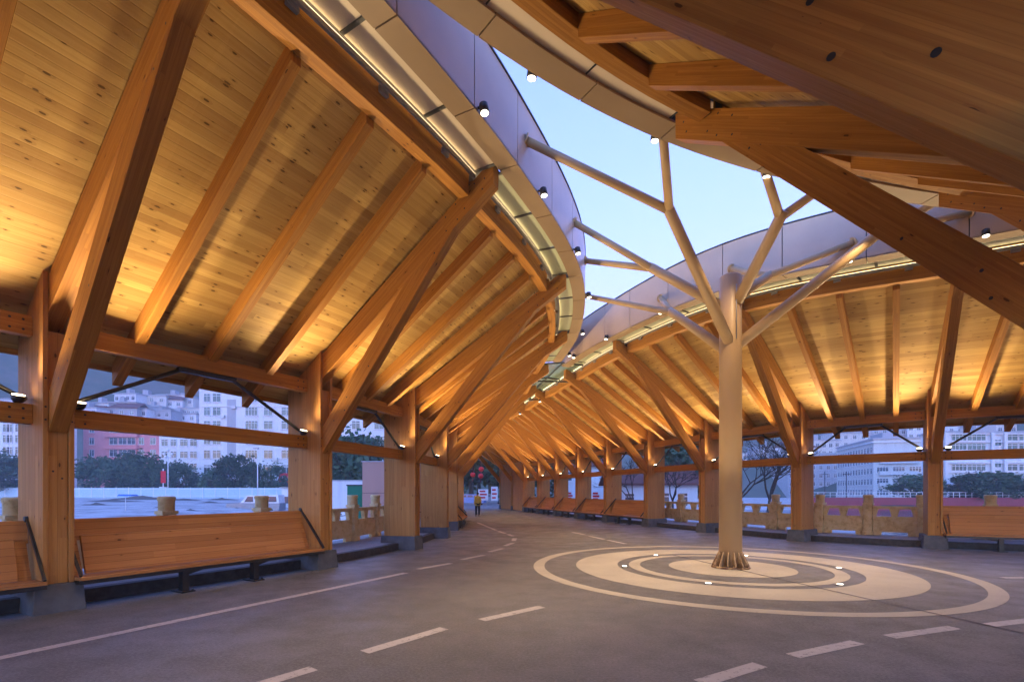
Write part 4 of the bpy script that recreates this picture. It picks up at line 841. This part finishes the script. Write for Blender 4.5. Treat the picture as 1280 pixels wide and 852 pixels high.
# loose heaps on the site
wallmat('earth_heap',(.13,.12,.11),.5)
for k,(px,D,w,h,l) in enumerate(((30,70,5,1.0,'low snowy earth heap left of the first column'),(140,64,6,.8,'long low earth heap before the hoarding'),(230,72,4,.8,'small earth heap near the middle of the site'),(200,44,1.2,.5,'little rubble heap near the camera side of the site'),(262,60,3,.6,'earth heap before the van'),(120,50,2.2,.7,'grey earth heap right of the first column'),(178,78,7,1.4,'tall far earth heap near the hoarding'),(278,76,3.5,.9,'far earth heap left of the van'),(238,40,.9,.4,'smallest rubble heap before the bench top'))):
    rd=random.Random(k); h*=.5; th=thing('earth_heap',l,'heap',(X(px,D),D,gz(px,D)-.1),0,'earth heaps on the site'); m=MB(); n=14; R=5
    g=[[(math.cos(6.283*a/n)*w*r/R*(1+rd.uniform(-.15,.15)),math.sin(6.283*a/n)*w*.5*r/R,h*(1-r/R)**1.2*rd.uniform(.75,1.1)) for a in range(n)] for r in range(R+1)]
    for r in range(R):
        for a in range(n): b=(a+1)%n; m.face([g[r][a],g[r+1][a],g[r+1][b],g[r][b]],smooth=True)
    m.build('mound','earth_heap',th)
# --- second bay on the left: plain panel building, green booth, white wall, bicycle
D=27.; simple('panel_building','plain pinkish panel clad building behind the stone balustrade of the second left bay','building',(X(453,D),D,-.4),[('wall','tan_panel',lambda m:m.box((0,0,0),(2.8,4.,Z(577,D)+.4))),('panel_joint','shop_dark',lambda m:(m.box((1.45,-.012,0),(1.47,-.002,3.7)),m.box((0,-.012,2.05),(2.8,-.002,2.07)))),('roof','grey_render',lambda m:m.box((-.05,-.05,Z(577,D)+.4),(2.85,4.05,Z(577,D)+.45)))])
D=29.; simple('green_booth','dark green metal booth between the white wall and the pinkish building','booth',(X(434,D),D,-.4),[('body','booth_green',lambda m:m.box((0,0,0),(.9,.9,Z(607,D)+.4))),('door','booth_green',lambda m:m.box((.1,-.03,.1),(.8,-.003,1.9))),('roof','shop_dark',lambda m:m.box((-.04,-.05,Z(607,D)+.4),(.94,.95,Z(607,D)+.48)))])
D=34.; simple('boundary_wall','white boundary wall behind the green booth','wall',(X(400,D),D,-.4),[('wall','white_render',lambda m:m.box((0,0,0),(3.,.2,Z(601,D)+.4))),('coping','grey_render',lambda m:m.box((-.03,-.04,Z(601,D)+.4),(3.03,.24,Z(601,D)+.48)))])
def bike(label,loc,rot,mat):
    th=thing('bicycle',label,'bicycle',loc,rot)
    for x in (-.52,.52):
        m=MB(); m.tube([(x+.33*math.cos(6.283*a/20),0,.34+.33*math.sin(6.283*a/20)) for a in range(21)],.022,6,cap=False)
        for a in range(8): m.tube([(x,0,.34),(x+.32*math.cos(6.283*a/8),0,.34+.32*math.sin(6.283*a/8))],.004,4)
        m.build('wheel','tyre_rubber',th)
    m=MB(); 
    for a,b in (((-.52,0,.34),(-.15,0,.82)),((-.15,0,.82),(-.05,0,.32)),((-.05,0,.32),(-.52,0,.34)),((-.15,0,.80),(.36,0,.86)),((-.05,0,.32),(.36,0,.80)),((.36,0,.95),(.52,0,.34))): m.tube([a,b],.018,6)
    m.build('frame',mat,th); m=MB(); m.box((-.28,-.07,.86),(-.05,.07,.92)); m.build('saddle','tyre_rubber',th); m=MB(); m.tube([(.25,-.28,1.0),(.36,-.1,.98),(.36,.1,.98),(.25,.28,1.0)],.015,6); m.build('handlebar','black_steel',th)
bike('dark bicycle leaning before the white wall in the second left bay',(X(428,26),26,-.35),R_(30),'black_steel'); bike('red bicycle outside the third left column',(X(536,21.5),21.5,.2),R_(60),'maroon_paint')
# --- far exit
car('parked_car','pale blue and white car parked beyond the far exit',(X(586,66),66,0),R_(170),'car_blue','car')
car('parked_car','silver car parked at the right beyond the far exit',(X(612,72),72,0),R_(10),'van_paint','car')
def banner(label,px,D,w,h,mat):
    th=thing('banner_board',label,'banner',(X(px,D),D,0),0); m=MB(); m.box((-w/2,0,.7),(w/2,.06,.7+h)); m.build('board',mat,th); m=MB(); m.box((-w/2+.05,0,-.02),(-w/2+.12,.05,.7)); m.box((w/2-.12,0,-.02),(w/2-.05,.05,.7)); m.build('leg','grey_steel',th)
    m=MB()
    for q in range(3): m.box((-w*.36,-.012,.95+h*.28*q),(w*.36*(.6+.4*(q%2)),-.002,.95+h*.28*q+.2))
    m.build('print','red_sign' if mat!='red_sign' else 'white_render',th)
banner('white banner board with red print behind the person',604,62,1.25,1.4,'white_render'); banner('white and red banner board at the right of the far exit',618,60,.8,1.7,'white_render')
for k,(px,py,l) in enumerate(((591,593,'red lantern hanging left over the far exit'),(601.5,586,'upper red lantern hanging right over the far exit'),(601,594.5,'lower red lantern hanging right over the far exit'))):
    D=60; z=Z(py,D); th=thing('red_lantern',l,'lantern',(X(px,D),D,z),0,'red lanterns over the far exit'); m=MB(); m.lathe([(.12,-.28),(.26,-.2),(.33,0),(.26,.2),(.12,.28)],14); m.build('shade','lantern_red',th); m=MB(); m.tube([(0,0,-.28),(0,0,-.8)],.03,6); m.tube([(0,0,.28),(0,0,2.2)],.012,5); m.build('cord','maroon_paint',th)
# --- right: low white house, bank wall, long pale building, green glazed block
D=46.; x0=X(768,D); building('white_house','low white house with a red brown tiled eave behind the right gallery','house',(x0,D,-.35),0,X(872,D)-x0,5.,2.75,[(1.4,1.4,.9,1.1),(4.6,1.4,1.,1.2),(6.4,1.4,.8,1.2)],'white_render',roof='gable')
D=60.; x0=X(700,D); building('white_house','white two storey house seen between the far columns of the right gallery','house',(x0,D,-.35),0,X(762,D)-x0,6.,5.2,[(1.,1.4,.9,1.1),(3.,1.4,1.,1.2),(1.,4.,.9,1.1),(3.,4.,1.,1.2)],'white_render',roof='gable')
for k,(px,D,l) in enumerate(((745,48,'white board with red print before the far white houses, nearest the end bench'),(730,50,'white board with red print seen between two far right columns'),(712,54,'farthest white board with red print beyond the right gallery'))): banner(l,px,D,.9,1.0,'white_render')
D=80.; x0=X(1000,D); th=thing('bank_wall','long maroon river wall with a white railing on top','wall',(x0,D,-1.3)); m=MB(); m.box((0,0,0),(70,.5,Z(621.5,D)+1.3)); m.build('wall','maroon_paint',th)
m=MB()
for q in range(70): m.box((q*1.,.2,Z(621.5,D)+1.3),(q*1.+.06,.26,Z(615,D)+1.3))
m.box((0,.19,Z(615,D)+1.25),(70,.27,Z(615,D)+1.32)); m.box((0,.195,Z(618.3,D)+1.28),(70,.265,Z(618.3,D)+1.33)); m.build('railing','white_metal',th)
m=MB()
for a,b in ((13,18.5),(19.5,22),(39,44),(46.5,54)): m.box((a,-.03,.5),(b,-.003,.95))
m.build('drain_opening','shop_dark',th)
# long pale building, its corner towards us
D=130.; z0=-.2; x0=X(1092,D)
ws=[(1.2+q*2.4,2.0+3.1*r,1.3,1.5) for q in range(6) for r in range(5)]
h1=Z(549,D)-z0
def ex(th):
    for q in range(13):
        for r in range(5):
            o=bpy.data.objects.new('window',window_mesh(1.0,1.5,1,'window_glass')); COL.objects.link(o); o.parent=th; o.rotation_euler=(0,0,R_(-90)); o.location=(0,1.4+q*2.05,1.9+2.8*r)
    bar_part(th,'balcony',[((1.,-1.1,zz),(9.5,-.01,zz+1.0)) for zz in (3.4,6.4,9.4)],'cream_render')
    bar_part(th,'cornice',[((-.5,-.5,h1-.9),(17.4,-.01,h1-.6)),((-.5,-.0,h1-.9),(-.01,28.,h1-.6))],'white_render')
building('long_building','long pale five storey building seen at its corner, the flank with rows of small windows','building',(x0,D,z0),R_(-16.5),17.,28.,h1,[(2.+q*3.6,1.8+3.*r,2.6,1.4) for q in range(4) for r in range(4)],'cream_render',extras=ex)
building('apartment_building','grey white block behind the bare tree with many small windows','building',(X(985,175),175,-.2),0,18.,12.,15.5,[(1.2+q*2.6,2.+2.9*r,1.2,1.4) for q in range(7) for r in range(5)],'grey_render')
D=90.; z0=-.2; x0=X(1177,D); H=Z(541,D)-z0
ws=[]
for py in (546.5,558,584):
    for a,b in ((1189,1208),(1208.5,1232),(1257,1272),(1273,1295),(1300,1318)): ws.append((X((a+b)/2,D)-x0,Z(py,D)-z0,(b-a)/F*D-.1,1.15))
for py in (553,580,591): ws.append((X(1247,D)-x0,Z(py,D)-z0,1.2,1.1))
def ex(th): bar_part(th,'floor_band',[((0,-.35,Z(py,D)-z0-.12),(24,-.01,Z(py,D)-z0+.12)) for py in (542,552,564,578,590)],'white_render'); bar_part(th,'pier',[((X(px,D)-x0-.25,-.6,0),(X(px,D)-x0+.25,-.36,H)) for px in (1180,1238,1254)],'white_render'); bar_part(th,'porch',[((.6,-.9,Z(607,D)-z0),(9,-.02,Z(603,D)-z0))],'white_render'); bar_part(th,'ground_floor_opening',[((1.4,-.06,.3),(8.5,-.003,2.4)),((1.6,-.06,3.0),(8.4,-.003,4.6))],'shop_dark')
building('school_building','white four storey block with green glazed window bands on the right','building',(x0,D,z0),0,25.,4.5,H,ws,'white_render',glass='green_glass',extras=ex)
D=84.; building('shed','grey blue shed at the right edge before the green glazed block','shed',(X(1258,D),D,-.3),0,8.,5.,Z(590,D),[(1.6,2.,1.6,.7)],'grey_render',parapet=False)
for k,(px,D) in enumerate(((1058,82.5),(1031,82.5),(1211,81.5))):
    simple('utility_pole','thin utility pole %s the maroon river wall'%['with crossarm above the middle of','at the left end of','near the right end of'][k],'pole',(X(px,D),D,-.2),[('pole','shop_dark',lambda m:m.tube([(0,0,-.2),(0,0,5.4)],.07,6)),('crossarm','shop_dark',lambda m:m.box((-.6,-.05,4.9),(.6,.05,5.0)))],group='utility poles along the river')
# ------------------------------------------------------------------ blue evening air round the place (sky outside it)
if HAZE>0:
    m=MB(); m.box((-440,-130,-6),(440,430,140)); hb=m.build('haze','black_steel',None); tag(hb,kind='stuff'); hb.data.materials.clear()
    hm=bpy.data.materials.new('haze_air'); hm.use_nodes=True; t=hm.node_tree; t.nodes.remove(t.nodes['Principled BSDF']); pv=t.nodes.new('ShaderNodeVolumePrincipled')
    pv.inputs['Color'].default_value=(.80,.86,.95,1); pv.inputs['Density'].default_value=HAZE; pv.inputs['Anisotropy'].default_value=.0
    t.links.new(pv.outputs[0],t.nodes['Material Output'].inputs['Volume']); hb.data.materials.append(hm); hb.display_type='WIRE'
    cy.volume_bounces=1
for o in bpy.data.objects:
    if '_w' in o: del o['_w']
